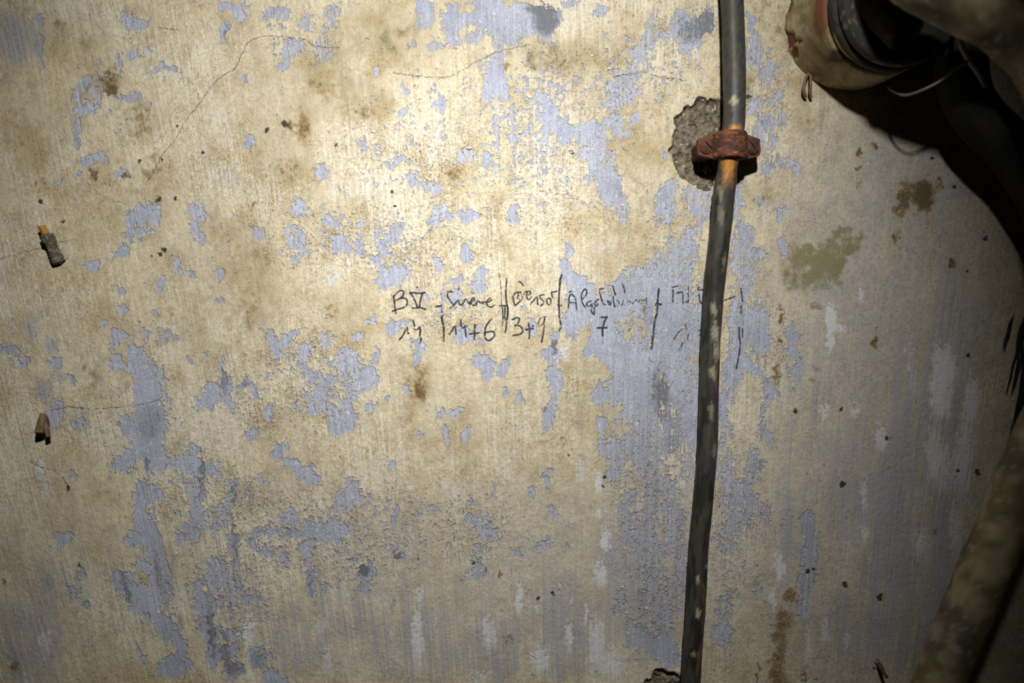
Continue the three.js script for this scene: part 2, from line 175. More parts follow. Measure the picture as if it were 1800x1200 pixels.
into(white, [1463, 560, 9, 26, 1], [1478, 578, 8, 8, 0.8], [1460, 600, 6, 24, 0.9], [1515, 520, 6, 14, 0.75], [1450, 726, 9, 16, 0.7], [1503, 722, 11, 12, 0.7], [1662, 640, 22, 36, 0.9], [1655, 700, 20, 40, 0.8], [1710, 700, 13, 40, 0.8], [1698, 800, 18, 80, 0.6], [1640, 790, 14, 50, 0.55], [1680, 930, 14, 60, 0.5], [1602, 640, 8, 60, 0.4], [1420, 1130, 8, 50, 0.5], [1250, 1000, 6, 60, 0.3], [1640, 676, 8, 9, 0.6], [1550, 772, 13, 26, 0.65],
  [1053, 848, 6, 22, 0.9], [1052, 905, 5, 9, 0.8], [1065, 950, 10, 20, 0.7], [1055, 1010, 12, 24, 0.7], [912, 1055, 7, 30, 0.85], [945, 1068, 4, 7, 0.9], [1005, 1060, 3, 7, 0.8], [1030, 1080, 4, 20, 0.7], [1000, 1120, 7, 26, 0.75], [735, 1115, 11, 60, 0.7], [740, 1045, 9, 14, 0.6], [860, 1115, 13, 38, 0.6],
  [1050, 1130, 15, 48, 0.7], [1080, 1170, 20, 30, 0.65], [950, 1160, 20, 26, 0.65], [850, 1192, 20, 10, 0.6], [985, 618, 7, 7, 0.9], [978, 638, 6, 6, 0.7], [995, 625, 5, 9, 0.8], [800, 866, 4, 5, 1], [720, 860, 7, 10, 0.7], [780, 850, 8, 14, 0.5], [1020, 830, 10, 30, 0.5], [980, 1030, 4, 5, 0.6], [1370, 1000, 9, 26, 0.8],
  [1360, 1050, 7, 22, 0.75], [1520, 870, 8, 40, 0.6], [1520, 940, 6, 20, 0.6], [1620, 960, 20, 40, 0.5], [1660, 830, 24, 50, 0.5], [1450, 1110, 10, 30, 0.55], [1490, 1130, 8, 14, 0.5], [438, 1110, 9, 24, 0.65], [432, 1130, 6, 30, 0.6], [560, 1100, 12, 24, 0.5], [575, 1160, 12, 34, 0.5], [80, 1130, 12, 36, 0.5], [75, 860, 14, 30, 0.45],
  [70, 820, 12, 14, 0.6], [395, 310, 30, 20, 0.5], [385, 200, 12, 26, 0.4], [585, 490, 20, 14, 0.5], [1220, 92, 7, 7, 0.9], [1225, 115, 4, 16, 0.6], [925, 190, 14, 14, 0.5], [625, 330, 60, 30, 0.4], [760, 250, 20, 40, 0.35], [1060, 440, 20, 24, 0.35], [1340, 235, 10, 14, 0.5], [690, 1110, 6, 30, 0.4], [610, 1160, 8, 30, 0.4]);
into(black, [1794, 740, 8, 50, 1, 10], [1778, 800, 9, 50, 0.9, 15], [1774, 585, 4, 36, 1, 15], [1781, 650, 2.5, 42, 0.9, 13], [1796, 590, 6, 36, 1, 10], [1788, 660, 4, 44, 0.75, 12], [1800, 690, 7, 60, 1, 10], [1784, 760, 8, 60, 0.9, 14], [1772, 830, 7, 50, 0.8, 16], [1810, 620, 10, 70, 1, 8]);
into(rosy, [1560, 560, 190, 330, 1], [1620, 300, 130, 140, 0.9], [960, 1010, 260, 140, 0.6], [1500, 980, 240, 220, 0.8], [650, 960, 120, 80, 0.5], [1150, 1000, 90, 160, 0.6], [60, 1050, 120, 140, 0.4], [500, 880, 60, 60, 0.3], [340, 440, 60, 60, 0.2], [700, 1120, 200, 80, 0.5]);
into(hollow, [1236, 312, 20, 18], [1222, 300, 16, 20], [1205, 250, 22, 30], [1238, 212, 42, 40], [1214, 232, 26, 30], [1222, 272, 28, 34], [1246, 300, 26, 22], [1260, 250, 26, 60], [1163, 1194, 14, 14], [1180, 1206, 26, 14], [1150, 1206, 14, 12], [1194, 1202, 14, 12]);
for (const [x, y, r] of [[310, 220, 3], [355, 267, 3], [285, 280, 3], [245, 283, 3], [278, 351, 5], [308, 349, 3.5], [288, 440, 5], [281, 448, 3.5], [266, 450, 2.5], [500, 217, 6], [468, 228, 4], [591, 253, 2.5], [947, 1052, 3.5], [972, 1042, 3], [119, 859, 4], [1063, 841, 3], [1061, 855, 3], [689, 337, 2], [694, 363, 2.5],
  [1105, 580, 2], [1000, 800, 2], [832, 990, 3], [1559, 770, 4], [1720, 831, 5], [1686, 828, 3], [1482, 853, 5], [1484, 1028, 5], [1547, 1050, 6], [1430, 1000, 3], [1480, 720, 3], [1400, 723, 4], [1390, 50, 3], [70, 355, 3], [110, 390, 3], [1005, 268, 3], [1733, 419, 4], [1701, 476, 2.5], [1316, 170, 5], [1680, 328, 4], [1640, 277, 3], [1704, 625, 4], [1420, 1005, 4]]) blob(pit, x, y, r * 0.95, r * 1.05, 1);

// pencil writing and cracks, drawn as lines: red channel writing, green channel cracks
function drawMarks(w, h, x0, y0, sx, sy) {
  const c = document.createElement('canvas');
  c.width = w; c.height = h;
  const k = c.getContext('2d');
  k.fillStyle = '#000'; k.fillRect(0, 0, w, h);
  k.scale(sx, sy); k.translate(-x0, -y0);
  k.lineCap = k.lineJoin = 'round';
  k.globalCompositeOperation = 'lighter';
  const line = (pts, map, width, style) => {
    k.strokeStyle = style; k.lineWidth = width * 1.3; k.beginPath();
    const q = pts.map(map);
    k.moveTo(...q[0]);
    if (q.length === 1) k.lineTo(q[0][0] + 0.5, q[0][1]);
    for (let i = 1; i < q.length - 1; i++) k.quadraticCurveTo(...q[i], (q[i][0] + q[i + 1][0]) / 2, (q[i][1] + q[i + 1][1]) / 2);
    if (q.length > 1) k.lineTo(...q[q.length - 1]);
    k.stroke();
  };
  const P = (p) => p, dark = 'rgb(235,0,0)', mid = 'rgb(190,0,0)', faint = 'rgb(110,0,0)';
  const pen = (x0, y0, scale, width, style, ...strokes) => strokes.forEach((q) => line(q, ([x, y]) => [x0 + x / scale, y0 + y / scale], width, style));
  // B V (under a dot) and 14
  pen(680, 500, 8.15, 2.5, dark, [[95, 170], [105, 240], [110, 310], [125, 380], [131, 412]], [[88, 172], [140, 120], [200, 72], [245, 105], [232, 162], [170, 205], [112, 238]], [[170, 205], [230, 183], [282, 208], [299, 260], [270, 312], [215, 340], [140, 355], [78, 382]],
    [[322, 115], [400, 113], [440, 125], [545, 113]], [[340, 128], [385, 190], [412, 262], [435, 325]], [[502, 138], [480, 220], [466, 300], [470, 325]], [[368, 331], [435, 331], [480, 325], [553, 357]], [[430, 37]],
    [[180, 787], [220, 750], [260, 670], [290, 598], [295, 680], [310, 702]], [[375, 518], [397, 598]], [[383, 635], [440, 656], [475, 588], [482, 660], [470, 737]], [[490, 765], [478, 843]]);
  // the first dash and upright, the word after it
  pen(765, 500, 11.2, 2.5, dark, [[3, 432], [60, 425], [127, 415]], [[145, 605], [125, 690], [165, 760], [170, 890]]);
  pen(765, 500, 11.2, 2.1, mid, [[110, 160], [115, 200]], [[114, 248], [126, 264]], [[125, 380], [125, 545]], [[705, 148], [730, 176], [772, 170]], [[467, 78], [455, 104]]);
  pen(765, 500, 11.2, 2.2, dark, [[357, 152], [300, 125], [255, 145], [235, 190], [240, 245], [290, 310], [345, 390], [365, 402], [310, 440], [293, 467]], [[365, 402], [410, 350], [450, 298], [466, 340], [471, 388], [500, 407], [545, 375], [575, 330], [586, 263], [610, 290], [645, 345], [690, 386]],
    [[672, 365], [730, 330], [777, 290], [770, 263], [735, 265], [695, 320], [702, 372], [755, 417], [802, 400]], [[802, 400], [820, 350], [845, 313], [870, 345], [900, 367], [925, 345], [941, 382], [970, 340], [988, 352]], [[975, 350], [1030, 347], [1085, 330], [1107, 290], [1085, 260], [1045, 290], [1010, 340], [1022, 412], [1070, 442], [1120, 442], [1157, 408]]);
  // the second upright, a small B with te and 150 r, the third upright
  pen(880, 480, 11.2, 2.5, dark, [[120, 112], [110, 230], [100, 330], [105, 480], [115, 560], [130, 640], [147, 740], [132, 895]], [[-25, 640], [102, 640]], [[1207, 36], [1165, 110], [1160, 250], [1150, 430], [1145, 600], [1152, 740], [1160, 890]], [[1128, 630], [1192, 635]]);
  pen(880, 480, 11.2, 1.5, mid, [[-25, 0], [0, 200], [15, 420], [20, 640]], [[40, 680], [50, 890]], [[78, 680], [72, 890]], [[1195, 120], [1130, 560]]);
  pen(880, 480, 11.2, 2.1, dark, [[397, 372], [310, 368], [260, 420], [240, 470], [255, 560], [280, 637]], [[320, 373], [357, 400], [345, 450], [313, 490], [370, 510], [392, 545], [340, 600], [280, 637]], [[458, 412]], [[482, 366], [520, 362]], [[545, 430], [592, 410], [587, 360], [550, 343], [510, 400], [510, 470], [540, 527], [580, 507], [606, 460]],
    [[593, 607], [660, 530], [720, 438], [725, 540], [731, 618]], [[853, 423], [763, 430], [775, 490], [830, 530], [852, 570], [835, 612], [788, 637]], [[985, 505], [930, 488], [905, 540], [915, 605], [950, 637], [980, 615], [997, 560], [983, 503]], [[1031, 493], [1010, 440], [994, 363], [1040, 377], [1108, 353]], [[363, 163], [400, 175], [443, 244]]);
  pen(880, 480, 11.2, 1.6, mid, [[385, 395], [427, 430], [427, 500], [392, 552]], [[604, 308], [608, 318]]);
  // the long word, the 7 under it
  pen(990, 490, 8.96, 2.1, dark, [[83, 468], [90, 370], [90, 290], [120, 233], [170, 265], [200, 320], [206, 400], [211, 488]], [[90, 375], [150, 370], [205, 386]], [[98, 212], [132, 193]], [[298, 327], [350, 280], [380, 210], [350, 147], [310, 190], [284, 260], [290, 330], [310, 400], [347, 443]],
    [[442, 348], [390, 360], [363, 400], [390, 437], [440, 430], [452, 378], [456, 440], [438, 500], [467, 553]], [[552, 318], [505, 360], [489, 392], [520, 442], [547, 398]], [[490, 450], [490, 563]], [[632, 153], [573, 160]], [[568, 198], [590, 280], [615, 340], [632, 402], [662, 406]], [[783, 117], [800, 180], [822, 252]], [[784, 278], [795, 370], [811, 443]], [[933, 82], [960, 140], [972, 213]]);
  pen(990, 490, 8.96, 1.9, mid, [[693, 338], [700, 390], [730, 422], [762, 370], [745, 338], [708, 350]], [[705, 345], [750, 410]], [[838, 328], [870, 350], [882, 392]], [[947, 318], [940, 400], [918, 417]], [[1018, 367], [1045, 328], [1080, 402], [1112, 368]], [[1148, 328], [1170, 372], [1192, 365], [1202, 318], [1240, 347], [1282, 328]], [[1310, 308], [1316, 413]]);
  pen(990, 490, 8.96, 2.8, dark, [[593, 598], [645, 615], [702, 588], [660, 640], [635, 730], [615, 800], [622, 892]], [[542, 770], [600, 776], [684, 768]]);
  pen(990, 490, 8.96, 2.2, faint, [[622, 892], [624, 1010]], [[553, 622], [582, 598]]);
  // 14+6, 3+9
  pen(770, 540, 6.11, 2.4, dark, [[122, 288], [160, 230], [185, 188], [192, 288]], [[245, 132], [240, 200], [270, 230], [295, 188], [290, 240], [302, 313]], [[342, 286], [444, 274]], [[395, 188], [390, 343]], [[574, 128], [530, 170], [505, 230], [500, 320], [530, 364], [580, 345], [612, 300], [600, 258], [545, 260], [498, 277]],
    [[30, 90], [45, 150], [60, 240], [62, 362]], [[750, 0], [745, 120], [730, 230], [720, 272]], [[798, 132], [845, 103], [882, 125], [855, 170], [815, 207], [860, 188], [907, 220], [912, 265], [880, 292], [806, 302]], [[942, 241], [1024, 229]], [[968, 162], [987, 230], [980, 334]], [[1022, 198], [985, 242]], [[1145, 105], [1140, 200], [1130, 290], [1112, 374]], [[1300, 0], [1300, 120], [1327, 190], [1298, 254]]);
  pen(770, 540, 6.11, 1.7, mid, [[690, 0], [700, 120], [690, 200]], [[722, 0], [718, 110], [735, 190]], [[1162, 98], [1100, 105], [1072, 170], [1082, 212], [1130, 180], [1147, 108]]);
  // the last upright and what is left of the writing on both sides of the cable
  pen(1140, 480, 6.4, 3, dark, [[115, 180], [105, 290], [100, 350], [100, 430], [70, 540], [55, 680], [33, 855]], [[82, 350], [142, 350]]);
  pen(1140, 480, 6.4, 1.3, faint, [[127, 0], [122, 180]], [[255, 420], [255, 533]], [[380, 90], [390, 330]]);
  pen(1140, 480, 6.4, 2.3, dark, [[275, 190], [280, 215], [275, 250], [275, 322]], [[323, 221], [384, 214]], [[553, 180], [600, 184], [628, 192]], [[565, 158], [572, 194]], [[570, 240], [578, 310], [600, 347], [628, 328]], [[858, 306], [900, 290], [973, 263]], [[1045, 172], [1055, 240], [1063, 313]], [[1048, 368], [1051, 463]], [[1025, 608], [1020, 700], [1041, 780], [1025, 900], [1005, 1010], [990, 1070]]);
  pen(1140, 480, 6.4, 2, mid, [[386, 235], [390, 333]], [[450, 150], [450, 323]], [[418, 315], [442, 327]], [[268, 160], [325, 145]], [[287, 743], [310, 700], [345, 655], [384, 628]], [[415, 578], [432, 634]], [[450, 690], [438, 744]], [[353, 864], [387, 778]], [[563, 646], [597, 640]], [[1060, 618], [1066, 720]]);
  let turn = 77;
  const jitter = () => { turn = (turn * 1664525 + 1013904223) >>> 0; return turn / 4294967296 - 0.5; };
  const crack = (pts, width = 1.4, g = 200) => {                          // a broken, wandering hairline
    let last = null;
    for (let i = 0; i < pts.length - 1; i++) {
      const [ax, ay] = pts[i], [bx, by] = pts[i + 1], n = Math.max(2, Math.round(Math.hypot(bx - ax, by - ay) / 3.5));
      for (let q = 0; q < n; q++) {
        const t = q / n, here = [ax + (bx - ax) * t + jitter() * 2.6, ay + (by - ay) * t + jitter() * 2.6];
        if (last && jitter() > -0.36) { k.strokeStyle = `rgb(0,${Math.round(g * (0.65 + 0.7 * (jitter() + 0.5)))},0)`; k.lineWidth = width * (0.45 + 0.7 * (jitter() + 0.5)); k.beginPath(); k.moveTo(...last); k.lineTo(...here); k.stroke(); }
        last = here;
      }
    }
  };
  crack([[255, 325], [270, 300], [285, 270], [310, 240], [322, 215], [335, 200], [355, 175], [375, 145], [392, 132], [412, 121], [425, 95], [435, 75], [460, 63], [500, 65], [535, 70], [550, 80], [600, 84]], 1.7, 190);
  crack([[150, 318], [175, 342], [200, 352], [230, 362]], 1.2, 150); crack([[-20, 462], [30, 446], [65, 437], [92, 428], [135, 420]], 1.6, 150); crack([[90, 722], [120, 715], [160, 720], [210, 716], [255, 710], [286, 700]], 1.5, 190);
  crack([[275, 49], [305, 52], [330, 53]], 1.8, 170); crack([[690, 127], [720, 131], [750, 135], [780, 136], [800, 130], [830, 112], [870, 92], [900, 85], [935, 77]], 1.7, 200); crack([[700, 95], [770, 98]], 1, 110); crack([[1080, 134], [1130, 125], [1160, 135], [1210, 141]], 2.2, 170);
  crack([[735, 485], [738, 430], [748, 410], [765, 400], [790, 398], [812, 404], [826, 416], [850, 432]], 1.3, 120); crack([[50, 812], [78, 823], [98, 829], [112, 842], [119, 858]], 1.8, 210); crack([[590, 684], [620, 688], [660, 682]], 1.2, 90);
  crack([[823, 984], [843, 990], [855, 998], [853, 1008], [846, 1018]], 1.6, 190); crack([[880, 670], [910, 663], [940, 662]], 1.4, 100); crack([[925, 1148], [945, 1160], [965, 1150]], 1.8, 130); crack([[700, 985], [830, 980]], 1, 80); crack([[398, 278], [401, 320], [404, 350]], 1.2, 120);
  crack([[946, 290], [944, 350], [942, 400]], 1.2, 150); crack([[1230, 1050], [1280, 1090], [1290, 1120]], 1.2, 90); crack([[90, 1150], [60, 1190]], 1, 70); crack([[960, 1176], [1010, 1178]], 1, 80);
  return k.getImageData(0, 0, w, h).data;
}

// one point of the wall: colour, height (m) and how deep it is broken out
const out = { r: 0, g: 0, b: 0, h: 0, F: 0 };
function layerF(px, py) {                             // above 0: bare plaster, below 0: cream paint
  const wx = px + (vn(px / 21, py / 21) - 0.5) * 16 + (vn(px / 6.5 + 9, py / 6.5) - 0.5) * 9 + (vn(px / 2.7 + 19, py / 2.7) - 0.5) * 4;
  const wy = py + (vn(px / 19 + 70, py / 24) - 0.5) * 18 + (vn(px / 6 + 30, py / 7) - 0.5) * 9 + (vn(px / 2.7 + 49, py / 2.9) - 0.5) * 4;
  const g = sample(bare, wx, wy), fl = Math.max(0.16, sample(flaky, px, py)), u = 1080 + (px - 1080) * 3100 / (3100 - (py - 600) * 0.7);
  const streak = vn(u / 4.2, py / 46 + 6 * vn(u / 2.6 + 5, 6.5)) * 0.6 + vn(u / 9, py / 90 + 30 + 4 * vn(u / 5.6, 2.5)) * 0.4;
  let F = g - 0.49 + (vr(px / 10, py / 12) - 0.5) * 0.42 + (vr(px / 4.1 + 11, py / 4.6) - 0.5) * (0.4 + 0.3 * fl) + (vn(px / 1.9 + 23, py / 2.1) - 0.5) * 0.28 + (streak - 0.5) * 0.46;
  if (fl > 0.05) F = Math.max(F, (vr(px / 5.5 + 50, py / 6.5) * 0.65 + vr(px / 2.6, py / 2.9 + 60) * 0.35 - (0.95 - 0.27 * fl)) * 1.6);
  const fk = sample(flecked, px, py);
  if (fk > 0.03) F -= fk * 0.85 * ss(0.5, 0.74, vn(u / 2.6 + 15, py / 11 + 7 * vn(u / 2 + 40, 4.5)) * 0.55 + vn(px / 3.2 + 61, py / 3.8) * 0.45);
  return F;
}
const hollowAt = (px, py) => sample(hollow, px + (vn(px / 14, py / 14) - 0.5) * 20 + (vn(px / 5, py / 5) - 0.5) * 7, py + (vn(px / 15 + 40, py / 15) - 0.5) * 18 + (vn(px / 5 + 8, py / 5 + 8) - 0.5) * 7);
function surface(px, py, ink, crack) {
  const u = 1080 + (px - 1080) * 3100 / (3100 - (py - 600) * 0.7);
  const F = layerF(px, py), e = ss(-0.025, 0.025, F);
  const brush = vn(u / 1.7, py / 34 + 9 * vn(u / 1.1 + 7, 3.5)), brush2 = vn(u / 5, py / 80 + 11 + 5 * vn(u / 3.1 + 3, 8.5)), grain = vr(px / 1.25 + 3, py / 1.25), n6 = vr(px / 6 + 5, py / 6), n30 = fbm(px / 42, py / 48), n3 = vr(px / 2.6 + 77, py / 2.8), n90 = fbm(px / 110 + 7, py / 130);
  const ro = clamp(sample(rosy, px + (n6 - 0.5) * 30, py + (n3 - 0.5) * 20) * (0.6 + 0.8 * n30));
  // cream paint
  let r = 0.61, g = 0.535, b = 0.375;
  const ochre = ss(0.42, 0.75, n30 * 0.7 + n6 * 0.15 + brush2 * 0.15);
  r = lerp(r, 0.50, ochre); g = lerp(g, 0.40, ochre); b = lerp(b, 0.235, ochre);
  const blotch = clamp(ss(0.5, 0.72, fbm(px / 17 + 90, py / 22 + 4) * 0.75 + n90 * 0.25) * 0.5 + ss(0.5, 0.68, fbm(px / 48 + 190, py / 60 + 34)) * (0.2 + 0.5 * n6) * 0.7);
  r = lerp(r, 0.395, blotch); g = lerp(g, 0.315, blotch); b = lerp(b, 0.185, blotch);
  const pale = ss(0.46, 0.66, n90 * 0.6 + brush * 0.25 + n3 * 0.15);
  r = lerp(r, 0.69, pale * 0.75); g = lerp(g, 0.635, pale * 0.75); b = lerp(b, 0.51, pale * 0.75);
  r = lerp(r, 0.445, ro * 0.85); g = lerp(g, 0.395, ro * 0.85); b = lerp(b, 0.335, ro * 0.85);
  const film = ro * ss(0.42, 0.72, brush2 * 0.5 + brush * 0.2 + n30 * 0.3);
  r = lerp(r, 0.395, film * 0.8); g = lerp(g, 0.38, film * 0.8); b = lerp(b, 0.365, film * 0.8);
  let t = 0.91 + 0.14 * (brush - 0.5) * (0.4 + n90) + 0.18 * (grain - 0.5) + 0.24 * (n3 - 0.5) + 0.14 * (brush2 - 0.5) + 0.16 * (n6 - 0.5);
  r *= t; g *= t; b *= t;
  const rough = 0.55 + 1.5 * Math.max(sample(flaky, px, py), 0.25 * n30);
  let h = 0.00045 + (brush - 0.5) * 0.00013 * (0.4 + n90) + (brush2 - 0.5) * 0.00014 + (grain - 0.5) * 0.00012 + (n3 - 0.5) * 0.00026 * rough + (n6 - 0.5) * 0.00034 * rough;
  const rim = ss(-0.16, -0.02, F) * (1 - ss(-0.02, 0.02, F));
  h += rim * 0.0003 * (0.4 + n6);
  const thin = ss(-0.3, -0.02, F) * ss(0.3, 0.6, vn(px / 3 + 33, py / 3.6) * 0.6 + brush * 0.4) * 0.42;
  r = lerp(r, 0.40, thin); g = lerp(g, 0.40, thin); b = lerp(b, 0.42, thin);
  // bare plaster
  const gs = vn(u / 2.2 + 60, py / 40 + 8 * vn(u / 1.4 + 9, 5.5)) * 0.55 + vn(u / 1.1, py / 14 + 9 * vn(u / 0.9, 1.5)) * 0.25 + vn(px / 3.1, py / 3.4) * 0.2, gd = clamp(sample(grime, px + (n6 - 0.5) * 12, py + (n3 - 0.5) * 16));
  let gr = 0.375, gg = 0.395, gb = 0.475;
  gr = lerp(gr, 0.33, ro * 0.7); gg = lerp(gg, 0.335, ro * 0.7); gb = lerp(gb, 0.375, ro * 0.7);
  t = (0.66 + 0.6 * gs + 0.22 * (grain - 0.5) + 0.2 * (n3 - 0.5)) * (0.80 + 0.4 * n30);
  gr *= t; gg *= t; gb *= t;
  const glint = ss(0.74, 0.86, vn(px / 2.2 + 240, py / 3.4 + 140) * 0.8 + n6 * 0.22) * 0.7;
  gr = lerp(gr, 0.58, glint); gg = lerp(gg, 0.59, glint); gb = lerp(gb, 0.63, glint);
  const gm = clamp(ss(0.2, 0.75, gd + (gs - 0.5) * 0.6 + (n3 - 0.5) * 0.3)) * 0.78;
  gr = lerp(gr, 0.085, gm); gg = lerp(gg, 0.085, gm); gb = lerp(gb, 0.095, gm);
  const gh = (gs - 0.5) * 0.00032 + (grain - 0.5) * 0.00014 + (n3 - 0.5) * 0.00012;
  r = lerp(r, gr, e); g = lerp(g, gg, e); b = lerp(b, gb, e); h = lerp(h, gh, e);
  // grey scuffing, in vertical runs
  const sc = ss(0.16, 0.62, sample(scuff, px + (n6 - 0.5) * 14, py + (n3 - 0.5) * 30) * 0.75 + (brush2 - 0.5) * 0.5 + (vn(u / 6.5 + 140, py / 160 + 6 * vn(u / 4 + 33, 9.5)) - 0.5) * 0.45 + (brush - 0.5) * 0.25 + (n30 - 0.5) * 0.4 + (n3 - 0.5) * 0.2 - 0.12) * 0.85;
  const run = sample(scuff, px, py) * ss(0.62, 0.82, vn(u / 2.3 + 310, py / 75 + 8 * vn(u / 1.6 + 71, 12.5)) * 0.75 + n3 * 0.25) * 0.5;
  r = lerp(r, 0.325, sc); g = lerp(g, 0.325, sc); b = lerp(b, 0.35, sc);
  r = lerp(r, 0.15, run); g = lerp(g, 0.148, run); b = lerp(b, 0.155, run);
  // white bloom, in vertical runs
  const w = clamp(ss(0.22, 0.75, sample(white, px + (n6 - 0.5) * 10, py + (n3 - 0.5) * 22) + (brush - 0.5) * 0.5 + (n3 - 0.5) * 0.25)) * 0.88;
  r = lerp(r, 0.60, w); g = lerp(g, 0.60, w); b = lerp(b, 0.62, w);
  // brown smudges
  const sm = ss(0.25, 0.9, sample(smudge, px + (n6 - 0.5) * 30, py + (n3 - 0.5) * 30) + (n30 - 0.5) * 0.7 + (n6 - 0.5) * 0.35 + (n3 - 0.5) * 0.2) * 0.6;
  r = lerp(r, 0.33, sm); g = lerp(g, 0.255, sm); b = lerp(b, 0.13, sm);
  // brown and olive stains
  const sx = px + (n6 - 0.5) * 12, sy = py + (vn(px / 7 + 20, py / 9) - 0.5) * 14;
  const o = ss(0.2, 0.95, sample(olive, sx, sy) * 0.95 + (n3 - 0.5) * 0.35 + (fbm(px / 15 + 21, py / 17 + 66) - 0.5) * 1.5 + (brush - 0.5) * 0.2) * ss(0.05, 0.3, sample(olive, sx, sy)) * 0.85;
  r = lerp(r, 0.185, o); g = lerp(g, 0.165, o); b = lerp(b, 0.068, o);
  const br = sample(brown, sx, sy), bt = ss(0.2, 0.75, br + (n3 - 0.5) * 0.45 + (n6 - 0.5) * 0.4 + (grain - 0.5) * 0.2) * ss(0.02, 0.15, br) * 0.9;
  const bd = ss(0.6, 0.9, br + (n3 - 0.5) * 0.35);
  r = lerp(r, lerp(0.215, 0.085, bd), bt); g = lerp(g, lerp(0.14, 0.056, bd), bt); b = lerp(b, lerp(0.045, 0.018, bd), bt);
  // specks of dirt and pits
  const speck = ss(0.74, 0.88, vn(px / 2.1 + 130, py / 2.1 + 40) * 0.72 + n30 * 0.25 + sample(flaky, px, py) * 0.12) * 0.65;
  r *= 1 - speck * 0.7; g *= 1 - speck * 0.74; b *= 1 - speck * 0.78; h -= speck * 0.00022;
  const p = ss(0.35, 0.75, sample(pit, px + (n3 - 0.5) * 5, py + (grain - 0.5) * 3 + (n6 - 0.5) * 4));
  r = lerp(r, 0.05, p); g = lerp(g, 0.042, p); b = lerp(b, 0.03, p); h -= p * 0.0009;
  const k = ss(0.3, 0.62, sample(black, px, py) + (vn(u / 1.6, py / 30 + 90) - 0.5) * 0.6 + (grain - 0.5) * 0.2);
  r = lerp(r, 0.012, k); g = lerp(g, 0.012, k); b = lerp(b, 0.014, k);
  // broken-out plaster
  const hd = hollowAt(px, py), hk = ss(0.44, 0.5, hd);
  if (hk > 0) {
    const st = vn(px / 3.3 + 200, py / 3.1), st2 = vn(px / 7 + 20, py / 8 + 90), a = 0.66 + 0.5 * (st - 0.5) + 0.7 * (st2 - 0.5) + 0.2 * (grain - 0.5), peb = ss(0.86, 0.9, vn(px / 4.2 + 300, py / 4.2 + 17));
    r = lerp(r, lerp(0.215 * a, 0.40, peb), hk); g = lerp(g, lerp(0.176 * a, 0.37, peb), hk); b = lerp(b, lerp(0.118 * a, 0.30, peb), hk);
    h = lerp(h, -0.0002 + (st - 0.5) * 0.0012 + (st2 - 0.5) * 0.0018 + (grain - 0.5) * 0.00025, hk);
  }
  // cracks and writing
  if (crack > 0) { const c = crack * (0.55 + 0.75 * n3); r *= 1 - 0.62 * c; g *= 1 - 0.64 * c; b *= 1 - 0.66 * c; h -= c * 0.0005; }
  if (ink > 0) { const c = clamp(ss(0.1, 0.72, ink * (0.34 + 0.72 * vn(px / 1.5 + 64, py / 1.5) + 0.45 * vn(px / 4 + 14, py / 4)) - 0.14) * 1.0); r = lerp(r, 0.022, c); g = lerp(g, 0.023, c); b = lerp(b, 0.028, c); }
  out.r = r; out.g = g; out.b = b; out.h = h; out.F = F;
}
const bulge = (px, py) => (fbm(px / 260 + 3, py / 230 + 8) - 0.5) * 0.004 + (vn(px / 60, py / 75) - 0.5) * 0.0006 - 0.0006;
const breakDepth = (px, py) => { const d = ss(0.45, 0.6, hollowAt(px, py)); return d * (0.004 + 0.003 * (vn(px / 13 + 7, py / 12) - 0.5) + 0.0016 * (vn(px / 5, py / 5 + 3) - 0.5)); };
const wallZ = (px, py) => bulge(px, py) - breakDepth(px, py);

const X0 = -72, X1 = 1872, Y0 = -72, Y1 = 1272, TILE = (X1 - X0) / 2, TW = 2048, TH = 2048, RANGE = 0.004;
const toSRGB = new Uint8ClampedArray(4097);
for (let i = 0; i <= 4096; i++) { const c = i / 4096; toSRGB[i] = Math.round(255 * (c <= 0.0031308 ? c * 12.92 : 1.055 * Math.pow(c, 1 / 2.4) - 0.055)); }
function plasterMaterial(tile) {
  const x0 = X0 + tile * TILE, dx = TILE / TW, dy = (Y1 - Y0) / TH, marks = drawMarks(TW, TH, x0, Y0, 1 / dx, 1 / dy);
  const color = new Uint8Array(TW * TH * 4), height = new Float32Array(TW * TH);
  for (let j = 0; j < TH; j++) for (let i = 0; i < TW; i++) {
    const m = (j * TW + i) * 4;
    surface(x0 + (i + 0.5) * dx, Y0 + (j + 0.5) * dy, marks[m] / 255, marks[m + 1] / 255);
    const q = ((TH - 1 - j) * TW + i), k = q * 4;                        // first row at the bottom
    color[k] = toSRGB[(clamp(out.r) * 4096) | 0]; color[k + 1] = toSRGB[(clamp(out.g) * 4096) | 0]; color[k + 2] = toSRGB[(clamp(out.b) * 4096) | 0]; color[k + 3] = 255;
    height[q] = clamp((out.h + RANGE / 2) / RANGE);
  }
  const tex = (data, format, type, space) => { const t = new THREE.DataTexture(data, TW, TH, format, type); t.magFilter = t.minFilter = THREE.LinearFilter; if (space) t.colorSpace = space; t.needsUpdate = true; return t; };
  return new THREE.MeshStandardMaterial({ map: tex(color, THREE.RGBAFormat, THREE.UnsignedByteType, THREE.SRGBColorSpace), bumpMap: tex(height, THREE.RedFormat, THREE.FloatType), bumpScale: RANGE, roughness: 0.86 });
}
